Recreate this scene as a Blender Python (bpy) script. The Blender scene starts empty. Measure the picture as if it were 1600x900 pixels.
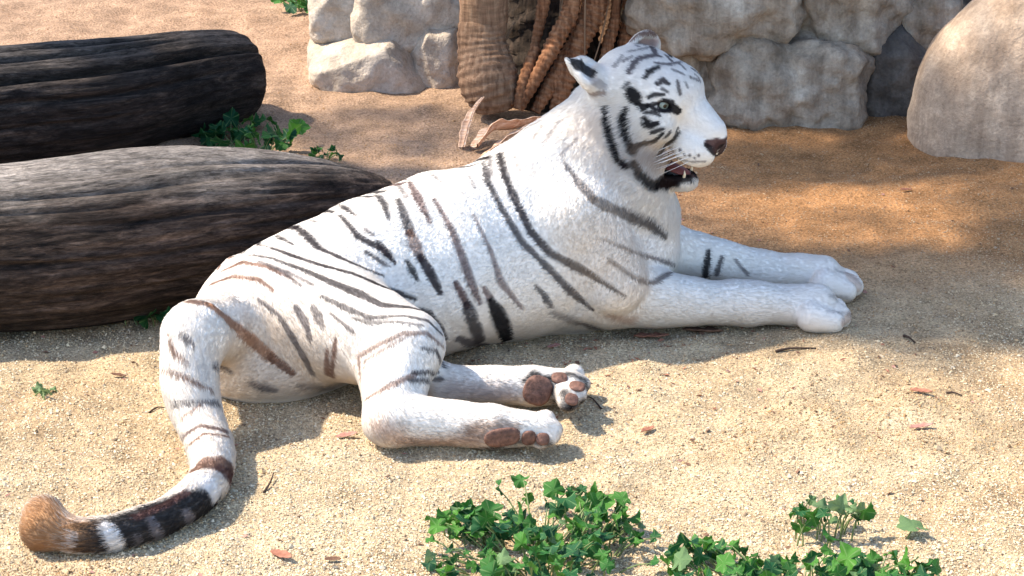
import bpy, bmesh, math, random
import numpy as np
from mathutils import Vector, Matrix, noise
from mathutils.bvhtree import BVHTree

random.seed(7)
rng = np.random.default_rng(7)
scene = bpy.context.scene
COL = scene.collection
R = math.radians

# ------------------------------------------------------------------ camera
CAM_H, PITCH, FPX = 2.3, 20.0, 3764.0
cam_d = bpy.data.cameras.new('camera')
cam_d.sensor_width = 36.0
cam_d.lens = FPX / 1600.0 * 36.0
cam_d.clip_start, cam_d.clip_end = 0.05, 400.0
cam = bpy.data.objects.new('camera', cam_d)
cam.location = (0, 0, CAM_H)
cam.rotation_euler = (R(90 - PITCH), 0, 0)
COL.objects.link(cam)
scene.camera = cam

# ------------------------------------------------------------------ sky, sun, exposure
SUN_AZ, SUN_EL = -82.0, 52.0            # azimuth measured from +Y towards +X
world = bpy.data.worlds.new('World')
scene.world = world
world.use_nodes = True
wn = world.node_tree
sky = wn.nodes.new('ShaderNodeTexSky')
sky.sky_type = 'NISHITA'
sky.sun_disc = False
sky.sun_elevation = R(SUN_EL)
sky.sun_rotation = R(SUN_AZ)
wn.links.new(sky.outputs[0], wn.nodes['Background'].inputs[0])
wn.nodes['Background'].inputs[1].default_value = 0.15
sun_d = bpy.data.lights.new('sun', 'SUN')
sun_d.energy = 3.4
sun_d.angle = R(1.8)
sun_d.color = (1.0, 0.89, 0.74)
sun = bpy.data.objects.new('sun', sun_d)
sdir = Vector((math.sin(R(SUN_AZ)) * math.cos(R(SUN_EL)), math.cos(R(SUN_AZ)) * math.cos(R(SUN_EL)), math.sin(R(SUN_EL))))
sun.rotation_euler = sdir.to_track_quat('Z', 'Y').to_euler()
sun.location = sdir * 20
COL.objects.link(sun)
vs = scene.view_settings
vs.view_transform = 'Standard'
vs.look = 'None'
vs.exposure = 1.48
vs.gamma = 1.0
vs.use_curve_mapping = False
scene.cycles.use_denoising = True
scene.cycles.max_bounces = 8
scene.cycles.diffuse_bounces = 4
scene.cycles_curves.shape = 'RIBBONS'
scene.cycles_curves.subdivisions = 2

# ------------------------------------------------------------------ helpers
cp, sp = math.cos(R(PITCH)), math.sin(R(PITCH))
CAM = np.array([0, 0, CAM_H])
def ray(px, py):
    cx, cy = (px - 800) / FPX, (450 - py) / FPX
    return np.array([cx, cp + cy * sp, -sp + cy * cp])
def W(px, py, Y):
    d = ray(px, py)
    return CAM + d * (Y / d[1])
def G(px, py, z=0.0):
    d = ray(px, py)
    return CAM + d * ((z - CAM_H) / d[2])
def scale_at(p):
    p = np.asarray(p, float)
    return FPX / (p[1] * cp + (CAM_H - p[2]) * sp)

def link(o, parent=None):
    COL.objects.link(o)
    if parent is not None:
        o.parent = parent
    return o
def tag(o, label=None, cat=None, group=None, kind=None):
    if label: o['label'] = label
    if cat: o['category'] = cat
    if group: o['group'] = group
    if kind: o['kind'] = kind
    return o
def mesh_obj(name, verts, faces, mat=None, parent=None, smooth=True, loc=None):
    me = bpy.data.meshes.new(name)
    me.from_pydata([tuple(map(float, v)) for v in verts], [], faces)
    if smooth:
        me.polygons.foreach_set('use_smooth', [True] * len(me.polygons))
    me.update()
    if mat: me.materials.append(mat)
    o = bpy.data.objects.new(name, me)
    if loc is not None: o.location = loc
    return link(o, parent)
def np_mesh(name, V, F, mat=None, smooth=True):
    """fast mesh from float array V and int array F (n,3 or n,4)"""
    me = bpy.data.meshes.new(name)
    n, k = F.shape
    me.vertices.add(len(V)); me.loops.add(n * k); me.polygons.add(n)
    me.vertices.foreach_set('co', np.ascontiguousarray(V, np.float32).ravel())
    me.loops.foreach_set('vertex_index', np.ascontiguousarray(F, np.int32).ravel())
    me.polygons.foreach_set('loop_start', np.arange(0, n * k, k, dtype=np.int32))
    me.polygons.foreach_set('use_smooth', np.full(n, smooth))
    me.update(calc_edges=True)
    if mat: me.materials.append(mat)
    return me
def empty(name, loc=(0, 0, 0), rz=0):
    e = bpy.data.objects.new(name, None)
    e.empty_display_size = 0.1
    e.location = loc
    e.rotation_euler = (0, 0, rz)
    return link(e)
def tube(points, radii, sides=10, cap=True):
    P = [Vector(p) for p in points]
    V, F = [], []
    n = len(P)
    ref = Vector((0.13, 0.31, 0.94))
    for i, p in enumerate(P):
        t = (P[min(i + 1, n - 1)] - P[max(i - 1, 0)]).normalized()
        a = ref - t * ref.dot(t)
        if a.length < 1e-3: a = Vector((1, 0, 0)) - t * t.x
        a.normalize(); b = t.cross(a); ref = a
        for k in range(sides):
            an = 2 * math.pi * k / sides
            V.append(p + (a * math.cos(an) + b * math.sin(an)) * radii[i])
    for i in range(n - 1):
        for k in range(sides):
            k2 = (k + 1) % sides
            F.append((i * sides + k, i * sides + k2, (i + 1) * sides + k2, (i + 1) * sides + k))
    if cap:
        F.append(tuple(range(sides))[::-1]); F.append(tuple((n - 1) * sides + k for k in range(sides)))
    return V, F
def spline(pts, n):
    """catmull-rom resample of list of equal-length tuples"""
    A = np.array(pts, float)
    A = np.vstack([2 * A[0] - A[1], A, 2 * A[-1] - A[-2]])
    out = []
    m = len(A) - 3
    for u in np.linspace(0, m - 1e-6, n):
        i = int(u); t = u - i
        p0, p1, p2, p3 = A[i], A[i + 1], A[i + 2], A[i + 3]
        out.append(0.5 * (2 * p1 + (p2 - p0) * t + (2 * p0 - 5 * p1 + 4 * p2 - p3) * t * t + (3 * p1 - p0 - 3 * p2 + p3) * t ** 3))
    return np.array(out)
def fbm(p, oct=4, lac=2.0, gain=0.5):
    a, s, f = 1.0, 0.0, 1.0
    for _ in range(oct):
        s += a * noise.noise(Vector(p) * f); a *= gain; f *= lac
    return s

class Mat:
    """small node-material builder"""
    def __init__(self, name, rough=0.9, spec=0.2):
        self.m = bpy.data.materials.new(name); self.m.use_nodes = True
        self.nt = self.m.node_tree; self.b = self.nt.nodes['Principled BSDF']
        self.b.inputs['Roughness'].default_value = rough
        self.b.inputs['Specular IOR Level'].default_value = spec
        self._tc = None
    def n(self, typ, **kw):
        x = self.nt.nodes.new(typ)
        for k, v in kw.items(): setattr(x, k, v)
        return x
    def l(self, a, b): self.nt.links.new(a, b)
    def coord(self, scale=(1, 1, 1), kind='Object'):
        if self._tc is None: self._tc = self.n('ShaderNodeTexCoord')
        mp = self.n('ShaderNodeMapping'); mp.inputs['Scale'].default_value = scale
        self.l(self._tc.outputs[kind], mp.inputs[0]); return mp.outputs[0]
    def noise(self, vec, scale, detail=4, rough=0.55, dist=0.0):
        x = self.n('ShaderNodeTexNoise'); x.inputs['Scale'].default_value = scale; x.inputs['Detail'].default_value = detail
        x.inputs['Roughness'].default_value = rough; x.inputs['Distortion'].default_value = dist
        self.l(vec, x.inputs['Vector']); return x.outputs['Fac']
    def ramp(self, fac, stops):
        x = self.n('ShaderNodeValToRGB'); e = x.color_ramp.elements
        while len(e) < len(stops): e.new(0.5)
        for i, (p, c) in enumerate(stops):
            e[i].position = p; e[i].color = (c[0], c[1], c[2], 1) if not isinstance(c, (int, float)) else (c, c, c, 1)
        self.l(fac, x.inputs[0]); return x.outputs[0]
    def mix(self, fac, a, b, mode='MIX'):
        x = self.n('ShaderNodeMix', data_type='RGBA', blend_type=mode)
        for sock, v in ((x.inputs['Factor'], fac), (x.inputs['A'], a), (x.inputs['B'], b)):
            if isinstance(v, (int, float)): sock.default_value = v
            elif isinstance(v, tuple): sock.default_value = (*v, 1)
            else: self.l(v, sock)
        return x.outputs['Result']
    def bump(self, height, strength=0.5, dist=0.01, prev=None):
        x = self.n('ShaderNodeBump'); x.inputs['Strength'].default_value = strength; x.inputs['Distance'].default_value = dist
        self.l(height, x.inputs['Height'])
        if prev is not None: self.l(prev, x.inputs['Normal'])
        return x.outputs['Normal']
    def done(self, color=None, normal=None):
        if color is not None:
            if isinstance(color, tuple): self.b.inputs['Base Color'].default_value = (*color, 1)
            else: self.l(color, self.b.inputs['Base Color'])
        if normal is not None: self.l(normal, self.b.inputs['Normal'])
        return self.m
def attr(M, name):
    a = M.n('ShaderNodeAttribute'); a.attribute_name = name
    return a.outputs['Color']

# ================================================================== GROUND
def ground_z(x, y):
    """numpy height field of the pen floor"""
    z = 0.010 * np.sin(1.7 * x + 0.6) * np.sin(2.1 * y + 1.0) + 0.006 * np.sin(5.3 * x + 2.0 * y) * np.sin(4.1 * y - 1.3 * x + 0.5)
    z += 0.004 * np.sin(13 * x + 3) * np.sin(11 * y + 7 * x)
    for i in range(14):                                            # trodden, scuffed surface
        wl = 0.11 + 0.021 * i; a = 2.399 * i
        z = z + 0.0016 * np.sin((np.cos(a) * x + np.sin(a) * y) * 6.2832 / wl + 1.7 * i + 1.5 * np.sin(1.3 * x + i))
    # floor climbs a little towards the back and mounds against the rocks
    z += 0.05 * np.clip((y - 7.2) / 3, 0, 1) ** 2
    z += 0.035 * np.exp(-(((x - 1.55) / 0.5) ** 2 + ((y - 7.15) / 0.25) ** 2))
    # earth bank that the stone wall leans on
    sm = lambda t: np.clip(t, 0, 1) ** 2 * (3 - 2 * np.clip(t, 0, 1))
    z = z + 1.5 * sm((y - 8.72) / 0.45) * sm((x + 0.62) / 0.3)
    return z - 0.006
def make_ground():
    xs = np.concatenate([-np.geomspace(60, 2.65, 22), np.arange(-2.6, 2.6001, 0.022), np.geomspace(2.65, 60, 22)])
    ys = np.concatenate([-np.geomspace(40, 0.5, 10), np.arange(0, 4.2, 0.3), np.arange(4.2, 9.0, 0.022), np.arange(9.0, 12, 0.05), np.geomspace(12, 80, 22)])
    X, Y = np.meshgrid(xs, ys, indexing='ij')
    Z = ground_z(X, Y)
    V = np.stack([X, Y, Z], -1).reshape(-1, 3)
    nx, ny = X.shape
    idx = np.arange(nx * ny).reshape(nx, ny)
    F = np.stack([idx[:-1, :-1], idx[1:, :-1], idx[1:, 1:], idx[:-1, 1:]], -1).reshape(-1, 4)
    M = Mat('sand', 0.95, 0.1)
    c = M.coord()
    n1 = M.noise(c, 1.3, 5, 0.6, 0.4); n2 = M.noise(c, 9, 5, 0.65); n3 = M.noise(c, 130, 3, 0.6); n4 = M.noise(c, 420, 2, 0.7)
    base = M.ramp(n1, [(0.30, (0.40, 0.275, 0.155)), (0.5, (0.52, 0.40, 0.25)), (0.72, (0.60, 0.48, 0.32))])
    # back of the pen is damp reddish soil
    sx = M.n('ShaderNodeSeparateXYZ'); M.l(M._tc.outputs['Object'], sx.inputs[0])
    mr = M.n('ShaderNodeMapRange', interpolation_type='SMOOTHSTEP'); mr.inputs[1].default_value = 5.9; mr.inputs[2].default_value = 6.9
    wob = M.n('ShaderNodeMath', operation='MULTIPLY_ADD'); M.l(n1, wob.inputs[0]); wob.inputs[1].default_value = 1.2
    M.l(sx.outputs['Y'], wob.inputs[2])
    ad = M.n('ShaderNodeMath', operation='SUBTRACT'); M.l(wob.outputs[0], ad.inputs[0]); ad.inputs[1].default_value = 0.6
    M.l(ad.outputs[0], mr.inputs[0])
    mx = M.n('ShaderNodeMapRange', interpolation_type='SMOOTHSTEP'); mx.inputs[1].default_value = -0.2; mx.inputs[2].default_value = 0.9
    M.l(sx.outputs['X'], mx.inputs[0])
    soil = M.mix(mx.outputs[0], (0.40, 0.265, 0.175), (0.40, 0.205, 0.088))
    col = M.mix(mr.outputs[0], base, soil)
    col = M.mix(0.75, col, M.ramp(n2, [(0.3, 0.5), (0.65, 1.25)]), 'MULTIPLY')
    col = M.mix(0.75, col, M.ramp(n3, [(0.35, 0.45), (0.62, 1.3)]), 'MULTIPLY')
    col = M.mix(0.6, col, M.ramp(n4, [(0.35, 0.5), (0.65, 1.3)]), 'MULTIPLY')
    nb = M.bump(n3, 0.7, 0.012); nb = M.bump(n4, 0.6, 0.004, nb); nb = M.bump(n2, 0.5, 0.02, nb)
    me = np_mesh('ground', V, F, M.done(col, nb))
    return tag(link(bpy.data.objects.new('ground', me)), kind='structure')
ground = make_ground()

# ================================================================== TIGER
# ---- signed distance primitives
H = 0.0048
class Prim:
    __slots__ = ('a', 'b', 'ra', 'rb', 'A', 'k', 'flow', 'op', 'kind', 'rad', 'fl')
    def __init__(s, kind, a, b=None, ra=0, rb=0, A=None, k=0.03, flow=None, op='add', rad=None, fl=0.0105):
        s.kind, s.a, s.b, s.ra, s.rb, s.A, s.k, s.op, s.rad, s.fl = kind, np.array(a, float), None if b is None else np.array(b, float), ra, rb, A, k, op, rad, fl
        s.flow = None if flow is None else np.array(flow, float)
    def dist(s, P):
        if s.kind == 'cone':
            p = P - s.a
            ba = s.b - s.a
            if s.A is not None:
                p = p @ s.A.T; ba = s.A @ ba
            t = np.clip((p @ ba) / max(ba @ ba, 1e-9), 0, 1)
            return np.linalg.norm(p - t[:, None] * ba, axis=1) - (s.ra + (s.rb - s.ra) * t)
        q = (P - s.a) @ s.A.T
        k0 = np.linalg.norm(q / s.rad, axis=1); k1 = np.linalg.norm(q / (s.rad * s.rad), axis=1) + 1e-9
        return k0 * (k0 - 1) / k1
    def bbox(s):
        if s.kind == 'cone':
            r = max(s.ra, s.rb) * (1.0 if s.A is None else 1.6)
            return np.minimum(s.a, s.b) - r, np.maximum(s.a, s.b) + r
        r = float(max(s.rad)); return s.a - r, s.a + r

prims = []
def cone(a, b, ra, rb, k=0.03, flow=None, squash=None, fl=0.0105):
    """squash=(axis, factor): widen along the axis"""
    A = None
    if squash is not None:
        n = np.array(squash[0], float); n /= np.linalg.norm(n)
        A = np.eye(3) + (1.0 / squash[1] - 1.0) * np.outer(n, n)
    if flow is None: flow = np.asarray(b) - np.asarray(a)
    prims.append(Prim('cone', a, b, ra, rb, A, k, flow, fl=fl))
def ell(c, rad, axes=None, k=0.03, flow=(0, 0, -1), op='add', fl=0.0105):
    A = np.eye(3) if axes is None else np.array(axes, float)
    prims.append(Prim('ell', c, A=A, rad=np.array(rad, float), k=k, flow=flow, op=op, fl=fl))

BACK = np.array([-0.88, -0.46, 0.0])      # hair lies towards the rump
DOWN = np.array([-0.45, -0.2, -0.8])
# --- torso
T = [(355, 545, 5.66, 0.105), (415, 514, 5.70, 0.188), (503, 482, 5.77, 0.212), (602, 442, 5.86, 0.219), (702, 406, 5.94, 0.224), (800, 388, 6.02, 0.230), (890, 388, 6.08, 0.226)]
for i in range(len(T) - 1):
    a, b = T[i], T[i + 1]
    cone(W(*a[:3]), W(*b[:3]), a[3], b[3], 0.05, flow=BACK + 0.55 * DOWN)
# spine ridge and flank hollow
# rump / far hip sits on the ground
ell(W(420, 545, 5.66), (0.2, 0.19, 0.13), None, 0.06, BACK + DOWN)
# chest
cone(W(900, 395, 6.09), W(985, 385, 6.13), 0.20, 0.135, 0.05, flow=DOWN)
# shoulder near / far
cone(W(900, 335, 5.93), W(955, 440, 5.90), 0.118, 0.092, 0.035, flow=DOWN)
cone(W(850, 262, 6.00), W(900, 340, 5.93), 0.075, 0.10, 0.04, flow=DOWN)
cone(W(915, 470, 5.92), W(955, 470, 5.93), 0.055, 0.06, 0.03, flow=DOWN)
cone(W(890, 330, 6.22), W(1000, 400, 6.28), 0.12, 0.085, 0.05, flow=DOWN)
# withers
cone(W(795, 300, 6.06), W(862, 256, 6.09), 0.080, 0.10, 0.06, flow=BACK)
# neck
cone(W(852, 334, 6.06), W(937, 260, 6.10), 0.198, 0.175, 0.06, flow=BACK + 0.8 * DOWN, fl=0.02)
cone(W(937, 260, 6.10), W(972, 190, 6.13), 0.175, 0.140, 0.05, flow=BACK + 0.8 * DOWN, fl=0.024)
cone(W(955, 300, 6.08), W(1012, 330, 6.10), 0.14, 0.075, 0.06, flow=DOWN, fl=0.024)
# --- near forearm
E1 = W(950, 468, 5.96); W1 = G(1175, 474, 0.062); P1 = G(1275, 477, 0.058)
cone(W(940, 430, 5.95), E1, 0.085, 0.078, 0.03, flow=DOWN)
cone(E1, W1, 0.073, 0.052, 0.025)
cone(W(985, 456, 5.97), W(1075, 468, 6.0), 0.078, 0.055, 0.03, flow=(1, 0, -0.2))
cone(W(1150, 470, 6.02), W(1180, 470, 6.02), 0.058, 0.056, 0.02, flow=(1, 0, 0))
cone(W1, P1, 0.058, 0.055, 0.02, squash=((0, 1, 0), 1.15))
fd = np.array([1.0, 0.02, 0.0]); fs = np.array([0.02, -1.0, 0.0])
def paw(c, d, sidev, k=0.012):
    for j, (lat, ln, r) in enumerate(((-0.066, 0.034, 0.027), (-0.024, 0.060, 0.030), (0.024, 0.062, 0.030), (0.068, 0.038, 0.028))):
        a = c + sidev * lat * 0.8 + np.array([0, 0, -0.002])
        b = c + sidev * lat + d * (0.020 + ln) + np.array([0, 0, -0.014])
        cone(a, b, r + 0.012, r + 0.001, k, fl=0.005)
paw(G(1262, 482, 0.052), fd, fs)
# --- far forearm
E2 = W(1035, 392, 6.22); W2 = G(1190, 424, 0.070); P2 = G(1285, 430, 0.058)
cone(W(1000, 385, 6.22), E2, 0.09, 0.078, 0.03, flow=DOWN)
cone(E2, W2, 0.074, 0.055, 0.025)
cone(W2, P2, 0.055, 0.053, 0.02, squash=((0, 1, 0), 1.15))
paw(G(1284, 436, 0.052), fd, fs)
# --- near haunch
HIP = W(447, 478, 5.64); KN = W(632, 545, 5.42); HK = G(612, 655, 0.062); BT = G(770, 668, 0.050); TO = G(845, 671, 0.042)
cone(HIP, KN, 0.152, 0.088, 0.04, flow=np.array([0.3, -0.3, -0.7]))
cone(W(520, 500, 5.62), KN, 0.15, 0.085, 0.05, flow=np.array([0.3, -0.3, -0.7]))
cone(KN, HK, 0.086, 0.058, 0.025, flow=np.array([-0.2, -0.2, -0.9]))
cone(W(600, 560, 5.42), HK, 0.075, 0.055, 0.03, flow=np.array([-0.2, -0.2, -0.9]))
cone(HK, BT, 0.060, 0.048, 0.02)
cone(BT, TO, 0.048, 0.040, 0.015)
for j, (dx, dy, r) in enumerate(((0, -12, 0.024), (12, 4, 0.025), (8, 16, 0.023), (-8, 22, 0.02))):
    cone(TO + np.array([-0.02, 0, 0]), G(852 + dx, 668 + dy, 0.045 - 0.001 * dy), 0.028, r, 0.01, fl=0.008)
# --- far hind foot coming out below the near shin
HK2 = G(690, 600, 0.060); BT2 = G(830, 603, 0.060); TO2 = G(888, 604, 0.055)
cone(W(600, 560, 5.55), HK2, 0.08, 0.05, 0.02)
cone(HK2, BT2, 0.046, 0.046, 0.02)
cone(BT2, TO2, 0.046, 0.044, 0.015)
for (px, py, r) in ((898, 585, 0.024), (908, 600, 0.024), (903, 617, 0.023), (888, 628, 0.021)):
    cone(TO2 + np.array([-0.02, 0, 0]), G(px, py, 0.06), 0.03, r, 0.01, fl=0.008)
# --- tail
TAIL = [(308, 520, None, 0.068), (299, 562, None, 0.063), (301, 612, None, 0.056), (313, 660, None, 0.050), (332, 712, None, 0.045), (326, 752, None, 0.041), (290, 789, None, 0.037), (235, 817, None, 0.033), (170, 836, None, 0.031), (118, 838, None, 0.031)]
tz = [0.235, 0.185, 0.125, 0.070, 0.045, 0.041, 0.037, 0.033, 0.031, 0.031]
TP = [G(t[0], t[1], z) for t, z in zip(TAIL, tz)]
tail_pts = spline([(*p, t[3]) for p, t in zip(TP, TAIL)], 26)
for i in range(25):
    cone(tail_pts[i][:3], tail_pts[i + 1][:3], tail_pts[i][3], tail_pts[i + 1][3], 0.02, fl=0.018)
tip = G(70, 822, 0.048)
cone(TP[-1], tip, 0.032, 0.046, 0.02, fl=0.02)
cone(tip, tip + np.array([-0.006, 0.02, 0.012]), 0.048, 0.044, 0.02, flow=(-0.5, 0.3, 0.5), fl=0.02)
cone(W(378, 508, 5.67), TP[0], 0.115, 0.070, 0.04, flow=BACK + DOWN)

# --- head, built in its own frame (f forward, s towards the tiger's right, u up), origin between the eyes
YAW, PIT, ROL = R(27), R(15), R(7)
hF = np.array([math.cos(PIT) * math.cos(YAW), -math.cos(PIT) * math.sin(YAW), -math.sin(PIT)])
hS = np.array([-math.sin(YAW), -math.cos(YAW), 0.0])
hU = np.array([math.sin(PIT) * math.cos(YAW), -math.sin(PIT) * math.sin(YAW), math.cos(PIT)])
hS, hU = math.cos(ROL) * hS - math.sin(ROL) * hU, math.sin(ROL) * hS + math.cos(ROL) * hU
HE = W(1060, 160, 6.06)
HAX = np.stack([hF, hS, hU])
def hd(f, s, u): return HE + f * hF + s * hS + u * hU
def hv(f, s, u): return f * hF + s * hS + u * hU
def hell(c, rad, k=0.02, flow=(-0.8, 0, -0.2), op='add', axes=None, fl=0.007):
    ell(hd(*c), rad, HAX if axes is None else axes, k, hv(*flow), op, fl)
def hcone(a, b, ra, rb, k=0.02, flow=(-1, 0, -0.2), fl=0.007):
    cone(hd(*a), hd(*b), ra, rb, k, hv(*flow), fl=fl)
n_head0 = len(prims)
hell((-0.115, 0, 0.000), (0.125, 0.118, 0.102), 0.03, fl=0.012)
hell((-0.045, 0, 0.020), (0.080, 0.092, 0.072), 0.03)
hell((-0.012, -0.012, 0.030), (0.062, 0.078, 0.052), 0.03)
hcone((-0.005, 0, 0.008), (0.108, 0, -0.040), 0.058, 0.038, 0.02, (-1, 0, 0.3), fl=0.005)      # bridge of the nose
for s in (1, -1):
    hell((-0.012, s * 0.048, 0.020), (0.040, 0.030, 0.022), 0.02, (-0.7, s * 0.4, 0.3))         # brow
    hell((-0.040, s * 0.078, -0.045), (0.075, 0.048, 0.055), 0.03, (-0.8, s * 0.4, -0.4), fl=0.01)   # cheek
    hell((0.086, s * 0.036, -0.090), (0.058, 0.040, 0.046), 0.015, (-0.9, s * 0.3, -0.2), fl=0.005)     # whisker pad
    hell((-0.095, s * 0.098, -0.100), (0.072, 0.050, 0.082), 0.025, (-0.5, s * 0.5, -0.7), fl=0.042)    # ruff
    hell((-0.060, s * 0.066, -0.135), (0.055, 0.042, 0.050), 0.03, (-0.3, s * 0.3, -0.9), fl=0.04)
hell((0.055, 0, -0.074), (0.080, 0.060, 0.058), 0.02, fl=0.005)
hell((0.136, 0, -0.056), (0.016, 0.027, 0.020), 0.012, fl=0.0)                                       # nose leather
hcone((-0.06, 0, -0.155), (0.058, 0, -0.206), 0.060, 0.030, 0.02, (-0.3, 0, -0.9), fl=0.014)           # lower jaw
hell((0.064, 0, -0.206), (0.038, 0.038, 0.026), 0.012, (-0.2, 0, -1), fl=0.014)
hell((0.005, 0, -0.212), (0.070, 0.050, 0.036), 0.012, (-0.2, 0, -1), fl=0.014)
# ears
def ear(c, nrm, upv, r, thick=0.016, carve=0.8):
    nrm = np.array(nrm, float); nrm /= np.linalg.norm(nrm)
    upv = np.array(upv, float); upv -= nrm * (upv @ nrm); upv /= np.linalg.norm(upv)
    sd = np.cross(nrm, upv)
    ax = np.stack([sd, upv, nrm])
    ell(c, (r, r * 1.08, thick * 1.5), ax, 0.016, upv, 'add', 0.008)
    ell(c + nrm * thick * 1.05 + upv * 0.002, (r * carve, r * carve * 1.05, thick * 1.2), ax, 0.006, upv, 'sub', 0.012)
    ell(c - upv * r * 0.9, (r * 0.8, r * 0.5, thick * 1.2), ax, 0.02, upv, 'add', 0.01)
EAR1 = hd(-0.218, 0.110, 0.036); EAR1N = hv(0.55, -0.05, 0.75); EAR1U = hv(-0.75, 0.55, 0.55)
EAR2 = hd(-0.160, -0.085, 0.055); EAR2N = hv(0.85, 0.5, 0.1); EAR2U = hv(-0.2, -0.15, 1)
ear(EAR1, EAR1N, EAR1U, 0.050)
ear(EAR2, EAR2N, EAR2U, 0.052)
cone(EAR1 + EAR1U * 0.035 - EAR1N * 0.008, EAR1 + EAR1U * 0.066 - EAR1N * 0.004, 0.018, 0.008, 0.015, EAR1U, fl=0.008)
cone(hd(-0.165, 0.085, 0.0), EAR1 - EAR1U * 0.02, 0.04, 0.028, 0.03, hv(-1, 0.3, 0.3), fl=0.012)
# eye sockets and mouth gap
t_ = np.linspace(5.6, 6.6, 4000)
q_ = np.array([W(1038, 165, y) for y in t_])
dm = np.min([p.dist(q_) for p in prims[n_head0:] if p.op == 'add'], 0)
e_ = HAX @ (q_[np.argmax(dm < -0.004)] - HE)
print('EYE local', e_)
EYES = []
for s in (1, -1):
    gz = hv(0.72, s * 0.62, 0.14); gz /= np.linalg.norm(gz)
    EYES.append((hd(e_[0], s * e_[1], e_[2]) - gz * 0.0125, gz))
for s, (e, gz) in zip((1, -1), EYES):
    sd = np.cross(gz, hU); sd /= np.linalg.norm(sd); uu = np.cross(sd, gz)
    tl = 0.22 * s
    ax = np.stack([gz, sd * math.cos(tl) + uu * math.sin(tl), uu * math.cos(tl) - sd * math.sin(tl)])
    ell(e + gz * 0.0165, (0.013, 0.0215, 0.0095), ax, 0.006, hv(-1, 0, 0), 'sub', 0.001)
ell(hd(0.060, 0, -0.164), (0.080, 0.080, 0.024), np.stack([hF * 0.92 + hU * 0.39, hS, hU * 0.92 - hF * 0.39]), 0.006, hv(-1, 0, -0.3), 'sub', 0.0)
for s in (1, -1):                                                                                   # nostrils
    ell(hd(0.150, s * 0.014, -0.060), (0.008, 0.006, 0.005), HAX, 0.003, hv(-1, 0, 0), 'sub', 0.0)

# ---- evaluate on a grid
def sd_field():
    lo = np.min([p.bbox()[0] for p in prims if p.op == 'add'], 0) - 0.03
    hi = np.max([p.bbox()[1] for p in prims if p.op == 'add'], 0) + 0.03
    lo[2] = max(lo[2], -0.05)
    n = np.ceil((hi - lo) / H).astype(int) + 1
    D = np.full(n, 1.0, np.float32)
    for p in prims:
        a, b = p.bbox()
        i0 = np.clip(np.floor((a - 0.07 - lo) / H).astype(int), 0, n - 1); i1 = np.clip(np.ceil((b + 0.07 - lo) / H).astype(int), 1, n)
        if np.any(i1 <= i0): continue
        ax = [lo[q] + H * np.arange(i0[q], i1[q]) for q in range(3)]
        P = np.stack(np.meshgrid(*ax, indexing='ij'), -1).reshape(-1, 3)
        d = p.dist(P).astype(np.float32).reshape([len(q) for q in ax])
        S = D[i0[0]:i1[0], i0[1]:i1[1], i0[2]:i1[2]]
        k = p.k
        if p.op == 'add':
            h = np.maximum(k - np.abs(S - d), 0) / k
            S[...] = np.minimum(S, d) - h * h * k * 0.25
        else:
            h = np.maximum(k - np.abs(S + d), 0) / k
            S[...] = np.maximum(S, -d) + h * h * k * 0.25
    return D, lo
def surface_nets(D, lo, h):
    ins = D < 0
    cs = [(i, j, k) for i in (0, 1) for j in (0, 1) for k in (0, 1)]
    nx, ny, nz = D.shape
    cnt = np.zeros((nx - 1, ny - 1, nz - 1), np.int8)
    for (i, j, k) in cs: cnt += ins[i:nx - 1 + i, j:ny - 1 + j, k:nz - 1 + k]
    C = np.argwhere((cnt > 0) & (cnt < 8))
    vid = np.full(cnt.shape, -1, np.int32); vid[C[:, 0], C[:, 1], C[:, 2]] = np.arange(len(C))
    acc = np.zeros((len(C), 3)); w = np.zeros(len(C))
    val = {c: D[C[:, 0] + c[0], C[:, 1] + c[1], C[:, 2] + c[2]] for c in cs}
    for c in cs:
        for ax in range(3):
            if c[ax]: continue
            e = list(c); e[ax] = 1; e = tuple(e)
            m = (val[c] < 0) != (val[e] < 0)
            t = val[c][m] / (val[c][m] - val[e][m])
            q = np.tile(np.array(c, float), (m.sum(), 1)); q[:, ax] += t
            acc[m] += q; w[m] += 1
    V = lo + h * (C + acc / w[:, None])
    Fs = []
    for ax in range(3):
        s0 = [slice(None)] * 3; s1 = [slice(None)] * 3
        s0[ax] = slice(0, -1); s1[ax] = slice(1, None)
        a, b = ins[tuple(s0)], ins[tuple(s1)]
        E = np.argwhere(a != b)
        o1, o2 = [(1, 2), (2, 0), (0, 1)][ax]
        E = E[(E[:, o1] > 0) & (E[:, o2] > 0) & (E[:, o1] < vid.shape[o1]) & (E[:, o2] < vid.shape[o2])]
        sgn = a[E[:, 0], E[:, 1], E[:, 2]]
        def v(d1, d2):
            q = E.copy(); q[:, o1] -= d1; q[:, o2] -= d2
            return vid[q[:, 0], q[:, 1], q[:, 2]]
        Q = np.stack([v(1, 1), v(0, 1), v(0, 0), v(1, 0)], -1)
        Q[~sgn] = Q[~sgn][:, ::-1]
        Fs.append(Q)
    F = np.vstack(Fs)
    return V, F[(F >= 0).all(1)]
D, lo = sd_field()
BV, BF = surface_nets(D, lo, H)
del D
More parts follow.
